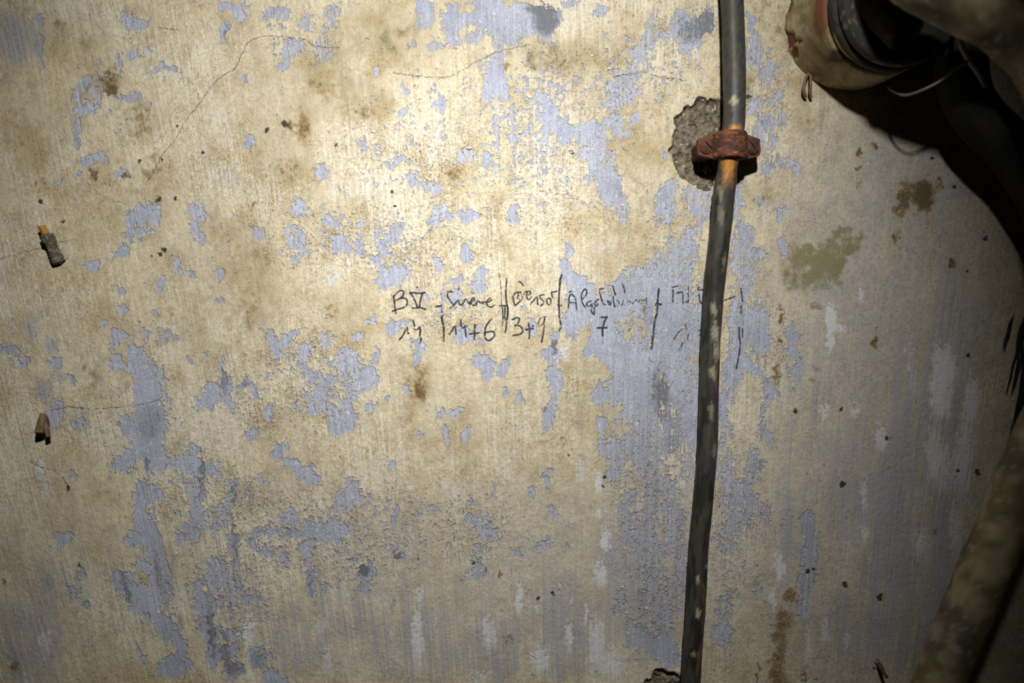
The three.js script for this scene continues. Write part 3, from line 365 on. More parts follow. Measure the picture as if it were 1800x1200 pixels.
// the front wall: finely meshed plaster where the picture looks, plain masonry round and behind it
const wall = new THREE.Group();
wall.name = 'wall_front';
wall.userData.kind = 'structure';
scene.add(wall);
function panel(tile) {
  const nx = 324, ny = 448, pos = new Float32Array((nx + 1) * (ny + 1) * 3), uv = new Float32Array((nx + 1) * (ny + 1) * 2), idx = new Uint32Array(nx * ny * 6);
  for (let j = 0, v = 0; j <= ny; j++) for (let i = 0; i <= nx; i++, v++) {
    const px = X0 + tile * TILE + TILE * i / nx, py = Y0 + (Y1 - Y0) * j / ny;
    pos[v * 3] = (px - 900) * S; pos[v * 3 + 1] = (600 - py) * S; pos[v * 3 + 2] = wallZ(px, py);
    uv[v * 2] = i / nx; uv[v * 2 + 1] = 1 - j / ny;
  }
  for (let j = 0, k = 0; j < ny; j++) for (let i = 0; i < nx; i++) { const a = j * (nx + 1) + i, b = a + nx + 1; idx[k++] = a; idx[k++] = b; idx[k++] = a + 1; idx[k++] = b; idx[k++] = b + 1; idx[k++] = a + 1; }
  const g = new THREE.BufferGeometry();
  g.setAttribute('position', new THREE.BufferAttribute(pos, 3)); g.setAttribute('uv', new THREE.BufferAttribute(uv, 2)); g.setIndex(new THREE.BufferAttribute(idx, 1));
  g.computeVertexNormals();
  return g;
}
part('plaster', panel(0), plasterMaterial(0), wall);
part('plaster', panel(1), plasterMaterial(1), wall);
const ROOM = { x: 1.5, y0: -1.35, y1: 1.05, z: 1.9 };
function roomTexture() {
  const n = 512, data = new Uint8Array(n * n * 4);
  for (let j = 0; j < n; j++) for (let i = 0; i < n; i++) {
    const t = 0.75 + 0.5 * (fbm(i / 40, j / 60) - 0.5) + 0.3 * (vn(i / 3, j / 18) - 0.5), e = ss(0.5, 0.56, fbm(i / 22 + 60, j / 30)), k = (j * n + i) * 4, c = mix([0.40, 0.34, 0.23], [0.26, 0.27, 0.31], e);
    for (let q = 0; q < 3; q++) data[k + q] = toSRGB[(clamp(c[q] * t) * 4096) | 0];
    data[k + 3] = 255;
  }
  const t = new THREE.DataTexture(data, n, n); t.colorSpace = THREE.SRGBColorSpace; t.wrapS = t.wrapT = THREE.MirroredRepeatWrapping; t.magFilter = THREE.LinearFilter; t.needsUpdate = true;
  return t;
}
const masonry = new THREE.MeshStandardMaterial({ map: roomTexture(), roughness: 0.9 });
const block = (x0, x1, y0, y1, z0, z1) => new THREE.BoxGeometry(x1 - x0, y1 - y0, z1 - z0).translate((x0 + x1) / 2, (y0 + y1) / 2, (z0 + z1) / 2);
{
  const l = (X0 - 900) * S + 0.002, r = (X1 - 900) * S - 0.002, t = (600 - Y0) * S - 0.002, b = (600 - Y1) * S + 0.002, f = 0.0002, n = 1536, data = new Uint8Array(n * n * 4);
  for (let j = 0; j < n; j++) for (let i = 0; i < n; i++) {               // the same paint further out
    const k = (j * n + i) * 4;
    surface(900 + lerp(-ROOM.x, ROOM.x, (i + 0.5) / n) / S, 600 - lerp(ROOM.y0, ROOM.y1, (j + 0.5) / n) / S, 0, 0);
    data[k] = toSRGB[(clamp(out.r) * 4096) | 0]; data[k + 1] = toSRGB[(clamp(out.g) * 4096) | 0]; data[k + 2] = toSRGB[(clamp(out.b) * 4096) | 0]; data[k + 3] = 255;
  }
  const tex = new THREE.DataTexture(data, n, n); tex.colorSpace = THREE.SRGBColorSpace; tex.magFilter = THREE.LinearFilter; tex.needsUpdate = true;
  const g = mergeGeometries([block(-ROOM.x, l, ROOM.y0, ROOM.y1, -0.012, f), block(r, ROOM.x, ROOM.y0, ROOM.y1, -0.012, f), block(l, r, t, ROOM.y1, -0.012, f), block(l, r, ROOM.y0, b, -0.012, f)]), p = g.attributes.position;
  for (let i = 0; i < p.count; i++) g.attributes.uv.setXY(i, (p.getX(i) + ROOM.x) / (2 * ROOM.x), (p.getY(i) - ROOM.y0) / (ROOM.y1 - ROOM.y0));
  part('plaster_surround', g, new THREE.MeshStandardMaterial({ map: tex, roughness: 0.86 }), wall);
  part('masonry', block(-ROOM.x, ROOM.x, ROOM.y0, ROOM.y1, -0.25, -0.012), masonry, wall);
}
// lifted flakes of paint along the edges of the peeled patches
{
  const flakes = [];
  const chip = (px, py, size, ang, lift) => {
    const n = 7, pos = [], idx = [], c = [], z0 = wallZ(px, py) + 0.0004, ca = Math.cos(ang), sa = Math.sin(ang);
    const tone = 0.86 + 0.28 * rnd(), o = rnd() * 0.6, col = [lerp(0.58, 0.46, o) * tone, lerp(0.51, 0.38, o) * tone, lerp(0.36, 0.24, o) * tone];
    const spread = Array.from({ length: n }, () => 0.45 + 0.75 * rnd());
    for (const back of [0, 1]) for (let i = 0; i < n; i++) {
      const a = i / n * Math.PI * 2, q = size * spread[i], x = Math.cos(a) * q * 0.75, y = Math.sin(a) * q * 1.15, up = ss(-size, size, x);
      pos.push((px - 900 + x * ca - y * sa) * S, (600 - py - x * sa - y * ca) * S, z0 + up * up * lift - back * 0.00022);
    }
    for (let i = 1; i < n - 1; i++) idx.push(0, i + 1, i, n, n + i, n + i + 1);
    for (let i = 0; i < n; i++) { const j = (i + 1) % n; idx.push(i, j, n + i, j, n + j, n + i); }
    for (let i = 0; i < n * 2; i++) c.push(...col);
    const g = new THREE.BufferGeometry();
    g.setAttribute('position', new THREE.Float32BufferAttribute(pos, 3)); g.setAttribute('color', new THREE.Float32BufferAttribute(c, 3)); g.setIndex(idx);
    const flat = g.toNonIndexed(); flat.computeVertexNormals();
    return flat;
  };
  const small = [], big = [];
  for (let tries = 0; tries < 60000 && small.length < 2600; tries++) {
    const px = -20 + rnd() * 1840, py = -20 + rnd() * 1240, F = layerF(px, py);
    if (Math.abs(F + 0.04) > 0.05) continue;
    const gx = layerF(px + 1.5, py) - layerF(px - 1.5, py), gy = layerF(px, py + 1.5) - layerF(px, py - 1.5), fl = sample(flaky, px, py);
    if (rnd() > 0.25 + fl || Math.hypot(gx, gy) < 0.04 || hollowAt(px, py) > 0.4) continue;
    const large = big.length < 60 && rnd() < 0.035 && fl > 0.35, g = chip(px, py, large ? 4.4 + 1.6 * rnd() : 1.1 + 1.7 * rnd(), Math.atan2(gy, gx), large ? 0.0005 + 0.0007 * rnd() : 0.0003 + 0.0005 * rnd());
    (large ? big : small).push(g); flakes.push(0);
  }
  const m = tinted(0.85);
  for (const g of big) part('paint_flake', g, m, wall);
  part('small_paint_flakes', mergeGeometries(small), m, wall).userData.kind = 'stuff';
}
// the rest of the room
function shell(name, g, material = masonry) { const m = part(numbered(name), g, material, scene); m.userData.kind = 'structure'; return m; }
shell('wall_left', block(-ROOM.x - 0.2, -ROOM.x, ROOM.y0, ROOM.y1, -0.25, ROOM.z + 0.2));
shell('wall_right', block(ROOM.x, ROOM.x + 0.2, ROOM.y0, ROOM.y1, -0.25, ROOM.z + 0.2));
shell('wall_back', block(-ROOM.x, ROOM.x, ROOM.y0, ROOM.y1, ROOM.z, ROOM.z + 0.2));
shell('floor', block(-ROOM.x - 0.2, ROOM.x + 0.2, ROOM.y0 - 0.2, ROOM.y0, -0.25, ROOM.z + 0.2));
shell('ceiling', block(-ROOM.x - 0.2, ROOM.x + 0.2, ROOM.y1, ROOM.y1 + 0.2, -0.25, ROOM.z + 0.2));

// ---------------------------------------------------------------- swept round cables with their own dents and dirt
function sweep(points, radius, segments, radial, colour, dent = () => 0) {
  const curve = new THREE.CatmullRomCurve3(points, false, 'centripetal'), frames = curve.computeFrenetFrames(segments, false), pos = [], col = [], idx = [], P = new THREE.Vector3(), N = new THREE.Vector3();
  const side = new THREE.Vector3(), front = new THREE.Vector3(0, 0, 1);
  for (let i = 0; i <= segments; i++) {
    const t = i / segments;
    curve.getPointAt(t, P);
    const T = frames.tangents[i], n1 = front.clone().addScaledVector(T, -front.dot(T)).normalize();
    side.crossVectors(n1, T).normalize();
    for (let j = 0; j <= radial; j++) {
      const a = Math.PI + j / radial * Math.PI * 2;               // the seam lies at the back; 2 pi faces out of the wall
      N.copy(n1).multiplyScalar(Math.cos(a)).addScaledVector(side, Math.sin(a));
      const r = radius(t, P) + dent(t, a, P);
      pos.push(P.x + N.x * r, P.y + N.y * r, P.z + N.z * r);
      col.push(...colour(t, a, P));
    }
  }
  for (let i = 0; i < segments; i++) for (let j = 0; j < radial; j++) { const a = i * (radial + 1) + j, b = a + radial + 1; idx.push(a, b, a + 1, b, b + 1, a + 1); }
  for (const [ring, flip] of [[0, false], [segments, true]]) {     // closed ends
    const c = pos.length / 3, o = ring * (radial + 1);
    curve.getPointAt(ring / segments, P); pos.push(P.x, P.y, P.z); col.push(...colour(ring / segments, 0, P));
    for (let j = 0; j < radial; j++) flip ? idx.push(c, o + j + 1, o + j) : idx.push(c, o + j, o + j + 1);
  }
  const g = new THREE.BufferGeometry();
  g.setAttribute('position', new THREE.Float32BufferAttribute(pos, 3)); g.setAttribute('color', new THREE.Float32BufferAttribute(col, 3)); g.setIndex(idx);
  g.computeVertexNormals();
  return g;
}
const pyOf = (P) => 600 - P.y * D / (D - P.z) / S, pxOf = (P) => 900 + P.x * D / (D - P.z) / S;

// the lead-sheathed cable down the wall
{
  const spots = [[1254, 585, 9, 22, 0.9], [1256, 620, 8, 20, 0.8], [1249, 655, 8, 14, 0.75], [1250, 545, 7, 14, 0.6], [1222, 1015, 5, 10, 0.9], [1223, 1072, 6, 11, 1], [1214, 1143, 5, 6, 0.7], [1284, 184, 7, 9, 0.8], [1262, 340, 4, 20, 0.5], [1253, 790, 6, 16, 0.4], [1240, 990, 4, 5, 0.7], [1268, 460, 4, 20, 0.4], [1246, 720, 6, 20, 0.5], [1262, 380, 6, 24, 0.35]];
  const colour = (t, a, P) => {
    const x = pxOf(P) + Math.sin(a) * 18, y = pyOf(P);
    const n = fbm(a * 2.2 + 9, y / 26), f = fbm(a * 6 + 4, y / 7), up = 1 - ss(240, 330, y);
    let c = mix([0.036, 0.036, 0.039], [0.075, 0.075, 0.082], ss(0.35, 0.7, f) * (0.2 + 0.4 * up));
    c = mix(c, [0.062, 0.055, 0.03], ss(0.4, 0.62, n + (Math.sin(a) < 0.1 ? 0.1 : -0.12)) * (0.6 + 0.2 * up));
    c = mix(c, [0.018, 0.017, 0.013], ss(0.45, 0.6, fbm(a * 1.6 + 40, y / 55)) * (1 - up) * 0.9);
    for (const [sx, sy, rx, ry, k] of spots) { const d = Math.hypot((x - sx) / rx, (y - sy) / ry) + (f - 0.5) * 1.3; c = mix(c, [0.36, 0.34, 0.23], (1 - ss(0.45, 1.0, d)) * k); }
    const rust = (1 - ss(4, 17, Math.abs(x - (pxOf(P) - 1)) + (f - 0.5) * 16)) * (ss(222, 236, y + (f - 0.5) * 14) * (1 - ss(272, 345, y + (f - 0.5) * 40)));
    c = mix(c, [0.46, 0.20, 0.035], clamp(rust * 1.2));
    const ru2 = ss(0.66, 0.74, fbm(a * 1.5 + 70, y / 40)) * (Math.sin(a) > 0.2 ? 1 : 0.2) * (1 - up); c = mix(c, [0.16, 0.08, 0.03], ru2 * 0.7);
    return c;
  };
  const path = [[1240, -1500, 0.0115], [1262, -700, 0.0115], [1272, -300, 0.016], [1280, -120, 0.018], [1287, 0, 0.019], [1290, 100, 0.0205], [1290.5, 200, 0.023], [1288, 235, 0.0245], [1283.5, 257, 0.0245], [1280, 285, 0.0235], [1274, 330, 0.02], [1267, 400, 0.0155], [1256, 500, 0.0115], [1249, 600, 0.0105], [1246, 700, 0.0105], [1243, 800, 0.0108], [1236, 880, 0.0108], [1229, 960, 0.0108], [1222, 1080, 0.0112], [1217, 1150, 0.0118], [1214, 1200, 0.0118], [1203, 1330, 0.0108], [1190, 1560, 0.0108], [1160, 2300, 0.0108], [1140, 3240, 0.0108]].map(([x, y, z]) => at(x, y, z));
  const g = sweep(path, (t, P) => lerp(0.0094, 0.0083, ss(60, 760, pyOf(P))), 1600, 40, colour, (t, a, P) => (fbm(a * 1.3 + 3, pyOf(P) / 60) - 0.5) * 0.0011 + (vn(a * 4, pyOf(P) / 9) - 0.5) * 0.0002 - 0.0009 * ss(0.4, 1, 1 - Math.abs(pyOf(P) - 300) / 45));
  const cable = part(numbered('lead_cable'), g, new THREE.MeshPhysicalMaterial({ color: 0xffffff, vertexColors: true, roughness: 0.5, metalness: 0.05, specularIntensity: 0.6 }), scene);
  tag(cable, 'dark grey lead-sheathed cable running down the wall behind the rusty clamp', 'cable');
}
// the rusty clamp
const rustColour = (s, bright = 0.5) => (p) => {
  const n = vn3(p, 260), f = vn3(p, 900), q = vn3(p, 120);
  let c = mix([0.05, 0.019, 0.011], [0.125, 0.038, 0.015], ss(0.4, 0.62, n));
  c = mix(c, [0.36, 0.115, 0.022], ss(0.6, 0.76, f * 0.6 + q * 0.4 + s(p) * 0.075) * bright);
  return mix(c, [0.03, 0.02, 0.016], ss(0.56, 0.66, vn3(p, 420)) * 0.6);
};
{
  const base = at(1283, 257, 0.024); base.z = -0.0025;
  const t = thing('cable_clamp', 'rusty iron saddle clamp with two slotted screws holding the lead cable', 'clamp', base);
  const zc = 0.027, R = 0.0108, th = 0.0034, ear = 0.0255, ze = 0.0235;
  const shape = new THREE.Shape();
  shape.moveTo(-ear, ze - th); shape.lineTo(-R - 0.001, ze - th);
  const inner = [], outer = [];
  for (let i = 0; i <= 18; i++) { const a = Math.PI * (1 - i / 18); inner.push([Math.cos(a) * (R - 0.0006), Math.max(ze - th, zc - 0.001 + Math.sin(a) * (R - 0.0006))]); }
  for (let i = 0; i <= 18; i++) { const a = Math.PI * i / 18; outer.push([Math.cos(a) * (R + th - 0.0004), Math.max(ze, zc - 0.001 + Math.sin(a) * (R + th - 0.0004))]); }
  for (const p of inner) shape.lineTo(...p);
  shape.lineTo(R + 0.001, ze - th); shape.lineTo(ear, ze - th); shape.lineTo(ear, ze);
  for (const p of outer) shape.lineTo(...p);
  shape.lineTo(-ear, ze); shape.closePath();
  let g = new THREE.ExtrudeGeometry(shape, { depth: 0.0185, bevelEnabled: true, bevelSize: 0.0009, bevelThickness: 0.0011, bevelSegments: 3, steps: 26 });
  g.rotateX(Math.PI / 2); g.translate(0, 0.00925, 0);              // profile (x, depth) lies across, length runs down the wall
  { // cut the ear corners to an octagon and roughen
    const p = g.attributes.position;
    for (let i = 0; i < p.count; i++) {
      let x = p.getX(i), y = p.getY(i); const z = p.getZ(i), over = Math.abs(x) - 0.017;
      if (over > 0) y *= 1 - 0.3 * ss(0.45, 1, over / 0.0085);
      const v = new THREE.Vector3(x, y, z), w = (vn3(v, 300) - 0.5) * 0.0014 + (vn3(v, 800) - 0.5) * 0.0009;
      p.setXYZ(i, x + w, y + w * 0.7 - (Math.abs(x) < 0.009 && y < 0 ? 0.0012 : 0), z + w);
    }
    g.computeVertexNormals();
  }
  g = paint(g, rustColour((p) => (Math.abs(p.x) < 0.009 ? 1 : 0) + (p.y < -0.006 ? 0.6 : 0), 0.95));
  const iron = tinted(0.8, 0.1);
  part('strap', g, iron, t);
  for (const s of [-1, 1]) {
    const sp = new RoundedBoxGeometry(0.0125, 0.0135, ze - th + 0.004, 3, 0.002).translate(s * 0.0185, 0, (ze - th + 0.004) / 2 - 0.0045);
    part('spacer', paint(sp, rustColour(() => 0, 0.3)), iron, t);
    const ev = new Evaluator(); ev.attributes = ['position', 'normal'];
    const prof = [[0.0001, 0.0046], [0.002, 0.0045], [0.004, 0.0038], [0.0057, 0.0027], [0.0067, 0.0012], [0.0069, -0.0005], [0.0069, -0.002], [0.0001, -0.002]].map(([x, y]) => new THREE.Vector2(x, y)).reverse();
    const head = new Brush(new THREE.LatheGeometry(prof, 28).rotateX(Math.PI / 2)), slot = new Brush(new THREE.BoxGeometry(0.0018, 0.02, 0.004));
    head.updateMatrixWorld(); slot.position.z = 0.0045; slot.rotation.z = s < 0 ? 0.75 : 0.55; slot.updateMatrixWorld();
    const cut = ev.evaluate(head, slot, SUBTRACTION).geometry;
    cut.translate(s * 0.0185, -0.0005, ze + 0.001);
    part('screw', paint(cut, rustColour(() => -0.2, 0.5)), iron, t);
  }
}
// the round fitting at the top right
{
  const b0 = at(1492, 45, 0), f0 = at(1570, 5, 0.06), axis = f0.clone().sub(b0).normalize();
  const t = thing('pipe_fitting', 'round cream-painted pipe fitting with rust patches at the top of the wall', 'pipe fitting', b0);
  const q = new THREE.Quaternion().setFromUnitVectors(new THREE.Vector3(0, 1, 0), axis);
  const lathe = (prof, n = 180) => {                                   // profile resampled so that paint and rust have vertices to sit on
    const pts = [];
    for (let i = 0; i < prof.length - 1; i++) { const [r0, h0] = prof[i], [r1, h1] = prof[i + 1], k = Math.max(1, Math.ceil(Math.hypot(r1 - r0, h1 - h0) / 0.0007)); for (let j = 0; j < k; j++) pts.push(new THREE.Vector2(lerp(r0, r1, j / k), lerp(h0, h1, j / k))); }
    pts.push(new THREE.Vector2(...prof[prof.length - 1]));
    return new THREE.LatheGeometry(pts, n);
  };
  const place = (g) => g.applyQuaternion(q);
  const world = (p) => p.clone().applyQuaternion(q).add(b0);
  const chip = (p) => {                                               // bare rusty iron where the paint has gone, near the wall and at the front edge
    const w = world(p), x = pxOf(w), y = pyOf(w), n = fbm(x / 9, y / 11) - 0.5;
    let d = 9;
    for (const [cx, cy, rx, ry] of [[1386, 8, 8, 18], [1389, 70, 10, 17], [1396, 92, 7, 12], [1402, 72, 8, 4], [1380, 60, 6, 6]]) d = Math.min(d, Math.hypot((x - cx) / rx, (y - cy) / ry) + n * 0.9);
    return 1 - ss(0.85, 1.0, d);
  };
  let g = lathe([[0.0565, -0.006], [0.0572, 0.001], [0.0566, 0.006], [0.0556, 0.02], [0.0548, 0.035], [0.0540, 0.048], [0.0532, 0.0525], [0.0515, 0.054], [0.044, 0.0545], [0.044, -0.006]]);
  push(g, (p) => (vn3(p, 70) - 0.5) * 0.0016 + (vn3(p, 400) - 0.5) * 0.0004 - chip(p) * 0.0018);
  g.computeVertexNormals();
  paint(g, (p) => {
    const w = world(p), x = pxOf(w), y = pyOf(w), n = fbm(x / 12 + 5, y / 14), f = vn3(p, 700);
    let c = mix([0.40, 0.335, 0.19], [0.28, 0.215, 0.09], ss(0.38, 0.62, n));
    const rust = (1 - ss(0.5, 1.2, Math.hypot((x - 1446) / 21, (y - 26) / 50) + (n - 0.5) * 1.4)) * 0.95;
    c = mix(c, [0.17, 0.052, 0.015], rust);
    c = mix(c, [0.20, 0.13, 0.05], (1 - ss(0.5, 1.3, Math.hypot((x - 1430) / 34, (y - 95) / 30) + (n - 0.5) * 1.6)) * 0.6);
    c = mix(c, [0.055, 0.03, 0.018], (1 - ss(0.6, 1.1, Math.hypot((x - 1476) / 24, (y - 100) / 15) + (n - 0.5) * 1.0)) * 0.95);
    c = mix(c, [0.15, 0.10, 0.05], ss(0.62, 0.7, f) * 0.5);
    return mix(c, mix([0.085, 0.022, 0.014], [0.17, 0.05, 0.02], f), chip(p));
  });
  part('sleeve', place(g), tinted(0.75), t, 'cream sleeve with chipped paint and rust');
  g = lathe([[0.046, 0.050], [0.0495, 0.0545], [0.0515, 0.0565], [0.0525, 0.059], [0.0525, 0.064], [0.051, 0.0662], [0.046, 0.067]], 120);
  push(g, (p) => (vn3(p, 200) - 0.5) * 0.0007);
  paint(g, (p) => { const w = world(p), x = pxOf(w), y = pyOf(w), n = fbm(x / 7, y / 7 + 30); let c = mix([0.018, 0.018, 0.016], [0.045, 0.042, 0.036], ss(0.4, 0.7, n)); return mix(c, [0.42, 0.30, 0.06], (1 - ss(0.7, 1.1, Math.hypot((x - 1484) / 26, (y - 78) / 30) + (n - 0.5) * 0.6)) * (p.y < 0.0605 ? 1 : 0)); });
  part('gasket', place(g), tinted(0.85), t);
  g = lathe([[0.040, 0.062], [0.0475, 0.068], [0.0505, 0.0695], [0.0510, 0.0725], [0.0500, 0.0765], [0.0475, 0.0782], [0.036, 0.079], [0.030, 0.0775], [0.0001, 0.0770]], 120);
  push(g, (p) => (vn3(p, 180) - 0.5) * 0.0006);
  paint(g, (p) => { const r = Math.hypot(p.x, p.z), n = vn3(p, 350); return r < 0.044 ? [0.02, 0.02, 0.015] : mix([0.026, 0.026, 0.026], [0.14, 0.125, 0.075], ss(0.62, 0.72, n)); });
  part('collar', place(g), tinted(0.8), t);
  const p0 = at(1528, -8, 0.078).sub(b0), p1 = at(1596, 62, 0.1).sub(b0), dir = p1.clone().sub(p0), len = dir.length();
  g = lathe([[0.0001, 0], [0.0135, 0], [0.0138, len * 0.5], [0.0136, len - 0.004], [0.0122, len - 0.0012], [0.0095, len], [0.0085, len - 0.002], [0.0001, len - 0.002]], 48);
  g.applyQuaternion(new THREE.Quaternion().setFromUnitVectors(new THREE.Vector3(0, 1, 0), dir.normalize())).translate(p0.x, p0.y, p0.z);
  part('cable_gland', paint(g, (p) => mix([0.008, 0.0078, 0.005], [0.02, 0.018, 0.01], ss(0.55, 0.7, vn3(p, 300)))), new THREE.MeshPhysicalMaterial({ color: 0xffffff, vertexColors: true, roughness: 0.85, specularIntensity: 0.3 }), t, 'black stub pointing down from the front');
}
// the thick cable looping past the right edge
{
  const path = [[1550, -1890, 0.1], [1556, -1000, 0.11], [1560, -400, 0.12], [1562, -240, 0.125], [1566, -120, 0.13], [1586, -58, 0.133], [1614, -30, 0.134], [1652, -11, 0.132], [1700, 18, 0.126], [1750, 42, 0.12], [1795, 76, 0.115], [1832, 122, 0.115], [1862, 190, 0.115], [1884, 265, 0.115], [1905, 370, 0.112], [1912, 480, 0.106], [1900, 590, 0.098], [1862, 690, 0.092], [1814, 800, 0.09], [1774, 900, 0.088], [1732, 1000, 0.086], [1690, 1100, 0.085], [1650, 1200, 0.084], [1600, 1320, 0.084], [1530, 1480, 0.085], [1420, 1900, 0.085], [1380, 2700, 0.085], [1380, 3660, 0.085]].map(([x, y, z]) => at(x, y, z));
  const colour = (t, a, P) => {
    const y = t * 105, n = fbm(a * 1.1 + 3, y * 1.1), f = fbm(a * 4 + 9, y * 5);
    let c = mix([0.155, 0.12, 0.055], [0.33, 0.27, 0.155], ss(0.38, 0.68, n));
    c = mix(c, [0.06, 0.056, 0.044], ss(0.45, 0.68, fbm(a * 0.9 + 30, y * 0.8 + 8)) * 0.7);
    return mix(c, [0.46, 0.43, 0.36], ss(0.62, 0.74, f) * 0.35);
  };
  const g = sweep(path, (t) => 0.0170, 1000, 40, colour, (t, a) => (fbm(a * 1.2, t * 80) - 0.5) * 0.0024 + (fbm(a * 3, t * 240) - 0.5) * 0.0008);
  tag(part(numbered('thick_cable'), g, tinted(0.75), scene), 'thick dirty beige cable looping past the right edge, in front of the wall', 'cable');
}
// an added black cable behind it, put in to darken and shade this corner
{
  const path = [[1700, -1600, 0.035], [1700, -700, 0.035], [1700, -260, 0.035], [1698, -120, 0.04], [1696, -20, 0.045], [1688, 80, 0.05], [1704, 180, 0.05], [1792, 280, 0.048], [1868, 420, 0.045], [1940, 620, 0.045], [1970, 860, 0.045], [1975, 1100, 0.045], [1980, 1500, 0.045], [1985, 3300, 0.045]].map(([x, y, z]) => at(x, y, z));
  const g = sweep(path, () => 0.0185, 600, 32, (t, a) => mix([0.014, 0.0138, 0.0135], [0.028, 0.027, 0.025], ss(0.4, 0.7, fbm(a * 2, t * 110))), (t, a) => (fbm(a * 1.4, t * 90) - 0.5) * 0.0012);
  tag(part(numbered('added_cable'), g, new THREE.MeshPhysicalMaterial({ color: 0xffffff, vertexColors: true, roughness: 0.85, specularIntensity: 0.3 }), scene), 'added black cable close to the wall, put in to darken the corner behind the thick beige cable', 'cable');
}
// thin wires under the fitting
{
  const wire = (pts, r, label) => { const path = pts.map(([x, y, z]) => at(x, y, z)); tag(part(numbered('thin_wire'), sweep(path, () => r, 90, 12, (t, a) => mix([0.11, 0.105, 0.1], [0.22, 0.21, 0.2], fbm(a, t * 30)), () => 0), tinted(0.5, 0.2), scene), label, 'wire'); };
  wire([[1558, 150, -0.004], [1572, 161, 0.045], [1592, 167, 0.06], [1622, 158, 0.075], [1650, 144, 0.08], [1672, 128, 0.085], [1705, 105, 0.09], [1735, 76, 0.086], [1752, 60, 0.084]], 0.0011, 'thin bare wire curving out of the shadow below the round fitting');
  wire([[1672, 30, 0.068], [1684, 55, 0.088], [1690, 80, 0.09], [1705, 108, 0.088], [1722, 132, 0.08], [1732, 152, 0.07]], 0.0019, 'short dark wire crossing the thin bare wire under the thick cable');
}
// small things stuck in the wall
{ // split pin below the fitting
  const o = at(1420, 128, 0.003), t = thing('split_pin', 'small rusty split pin hanging on the wall just below the round fitting', 'pin', o);
  const col = (tt, a) => mix([0.10, 0.065, 0.03], [0.26, 0.20, 0.11], fbm(a, tt * 14));
  const loc = (x, y, z) => at(x, y, z).sub(o);
  part('prong', sweep([loc(1424, 126, 0.002), loc(1418, 134, 0.006), loc(1413.5, 148, 0.008), loc(1413, 160, 0.007), loc(1416, 171, 0.003)], () => 0.0013, 40, 12, col), tinted(0.7, 0.2), t);
  part('prong', sweep([loc(1423, 126, 0.002), loc(1425, 137, 0.007), loc(1425, 150, 0.008), loc(1424, 162, 0.006), loc(1426, 172, 0.003)], () => 0.0012, 40, 12, col), tinted(0.7, 0.2), t);
  part('eye', new THREE.TorusGeometry(0.0019, 0.0009, 10, 20).translate(0.0012, 0.001, 0.0015), new THREE.MeshStandardMaterial({ color: 0x57432a, roughness: 0.7, metalness: 0.2 }), t);
}
{ // fibre plug with an ochre screw stub
  const o = at(104, 460, 0), t = thing('wall_plug', 'brown fibre wall plug with an ochre screw stub, upper of the two at the left', 'wall plug', o);
  const p0 = at(104, 461, 0.0015).sub(o), p1 = at(81, 413, 0.0055).sub(o), p2 = at(73, 397, 0.007).sub(o);
  const body = sweep([p0.clone().lerp(p1, -0.02), p0.clone().lerp(p1, 0.3), p0.clone().lerp(p1, 0.6), p1], (tt) => 0.0047 + 0.0004 * Math.sin(tt * 9), 60, 28, (tt, a) => mix(mix([0.125, 0.098, 0.075], [0.06, 0.046, 0.034], ss(0.35, 0.6, fbm(a * 2, tt * 9))), [0.26, 0.235, 0.19], ss(0.6, 0.72, fbm(a * 5 + 8, tt * 20)) * 0.7), (tt, a) => (Math.abs(Math.sin(a * 4)) - 0.5) * 0.0005 + (vn(a * 2, tt * 9) - 0.5) * 0.0015 + (vn(a * 5 + 3, tt * 26) - 0.5) * 0.0011);
  part('sheath', body, tinted(0.85), t);
  part('screw', sweep([p1.clone().lerp(p0, 0.1), p1, p2], () => 0.0030, 24, 18, (tt, a) => mix([0.36, 0.20, 0.035], [0.20, 0.09, 0.02], ss(0.35, 0.7, fbm(a, tt * 5)) * (1 - tt)), (tt, a) => Math.sin(tt * 40 + a) * 0.0002), tinted(0.6, 0.1), t, 'ochre screw stub');
  const rag = new THREE.ConeGeometry(0.0024, 0.006, 5).rotateZ(-1.2).translate(p0.x + 0.004, p0.y + 0.0015, 0.003);
  part('frayed_end', paint(rag, () => [0.10, 0.075, 0.05]), tinted(0.9), t);
  part('plaster_collar', push(new THREE.IcosahedronGeometry(0.0045, 4).scale(0.8, 1.5, 0.28), (p) => (vn3(p, 420) - 0.5) * 0.0034).translate(0.0052, 0.0075, 0.0006), new THREE.MeshStandardMaterial({ color: 0xa9a194, roughness: 0.9 }), t);
}
{ // split wooden plug
  const o = at(75, 745, 0), t = thing('wall_plug', 'dark split wooden plug, lower of the two plugs at the left', 'wall plug', o);
  const loc = (x, y, z) => at(x, y, z).sub(o);
  part('splinter', sweep([loc(76, 729, -0.002), loc(74, 735, 0.004), loc(71, 748, 0.009), loc(69, 761, 0.011)], (tt) => lerp(0.0022, 0.0036, tt), 40, 14, (tt, a) => mix([0.17, 0.125, 0.05], [0.055, 0.042, 0.02], ss(0.35, 0.65, fbm(a * 1.6, tt * 3))), (tt, a) => (vn(a * 3, tt * 4) - 0.5) * 0.0012), tinted(0.85), t);
  part('splinter', sweep([loc(76, 731, -0.002), loc(79, 740, 0.004), loc(82, 752, 0.008), loc(85, 768, 0.010)], (tt) => lerp(0.0032, 0.0018, tt), 40, 14, (tt, a) => mix([0.15, 0.095, 0.05], [0.05, 0.035, 0.022], ss(0.4, 0.6, fbm(a * 2 + 7, tt * 4))), (tt, a) => (vn(a * 3 + 9, tt * 4) - 0.5) * 0.0012), tinted(0.85), t);
}
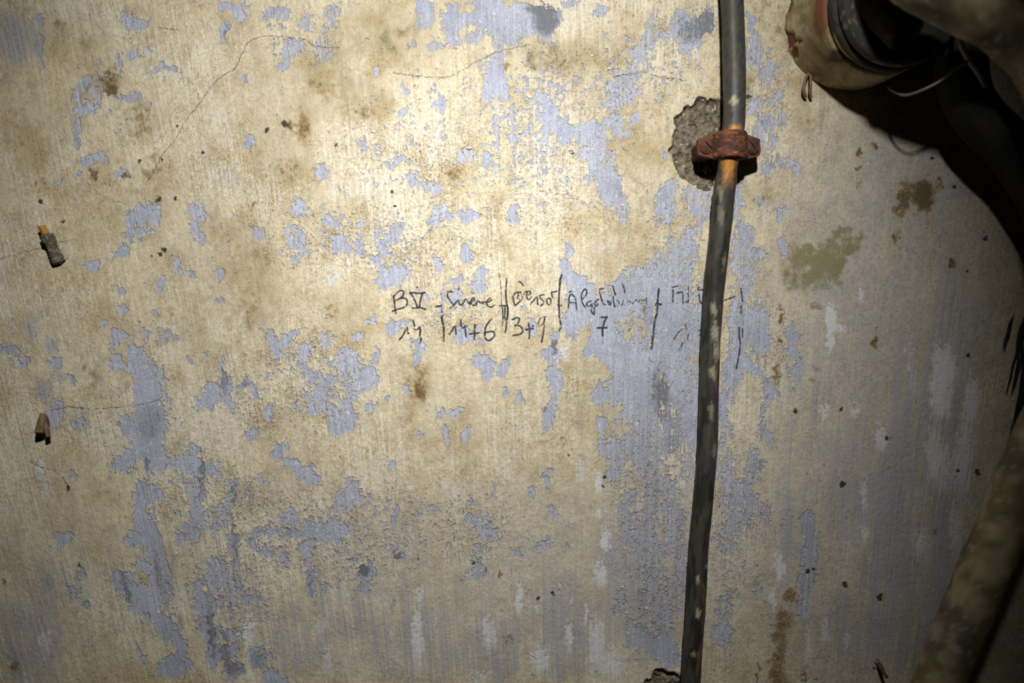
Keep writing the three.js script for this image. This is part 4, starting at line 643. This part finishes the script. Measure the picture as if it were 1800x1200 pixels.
{ // broken nail bottom right
  const o = at(1546, 1170, 0), t = thing('broken_nail', 'rusty broken nail sticking out of crumbled plaster at the bottom right', 'nail', o);
  const loc = (x, y, z) => at(x, y, z).sub(o);
  part('shank', sweep([loc(1543, 1164, -0.003), loc(1546, 1170, 0.004), loc(1552, 1179, 0.010), loc(1559, 1190, 0.015)], (tt) => lerp(0.0024, 0.0013, tt), 36, 12, (tt, a) => mix([0.13, 0.075, 0.04], [0.04, 0.03, 0.022], fbm(a, tt * 5)), (tt, a) => (vn(a * 2, tt * 6) - 0.5) * 0.0008), tinted(0.8, 0.1), t);
  const crumbs = [[1541, 1163, 3.2], [1549, 1166, 2.8], [1551, 1171, 3], [1537, 1172, 2.4], [1543, 1158, 2.2]];
  for (const [x, y, r] of crumbs) { const c = loc(x, y, 0.0012); part('plaster_crumb', push(new THREE.IcosahedronGeometry(r * S, 2), (p) => (vn3(p, 1500) - 0.5) * 0.0009).translate(c.x, c.y, c.z), new THREE.MeshStandardMaterial({ color: 0x8d8478, roughness: 0.9 }), t); }
}
// the lamp that lights the wall, hung from the ceiling outside the picture
{
  const t = thing('work_lamp', 'black work lamp with a round glass front, hung on a rod from the ceiling', 'lamp', LAMP_AT);
  const q = new THREE.Quaternion().setFromUnitVectors(new THREE.Vector3(0, -1, 0), LAMP_AIM.clone().sub(LAMP_AT).normalize());
  const V = (a) => a.map(([x, y]) => new THREE.Vector2(x, y));
  const dark = new THREE.MeshStandardMaterial({ color: 0x1c1c1c, roughness: 0.5 });
  part('housing', new THREE.LatheGeometry(V([[0.0001, 0.13], [0.016, 0.13], [0.018, 0.12], [0.018, 0.05], [0.03, 0.02], [0.031, 0.008], [0.028, 0.008], [0.016, 0.045], [0.0001, 0.046]]), 48).applyQuaternion(q), dark, t);
  part('lens', new THREE.CylinderGeometry(0.0262, 0.0262, 0.002, 40).translate(0, 0.0105, 0).applyQuaternion(q), new THREE.MeshStandardMaterial({ color: 0x222222, emissive: LAMP_COLOR, emissiveIntensity: 4, roughness: 0.3 }), t);
  const back = new THREE.Vector3(0, 0.11, 0).applyQuaternion(q), top = ROOM.y1 - LAMP_AT.y;
  part('rod', new THREE.CylinderGeometry(0.005, 0.005, top - back.y + 0.002, 16).translate(back.x, (top + back.y) / 2, back.z), dark, t);
}
shadowed(scene);
renderer.render(scene, camera);
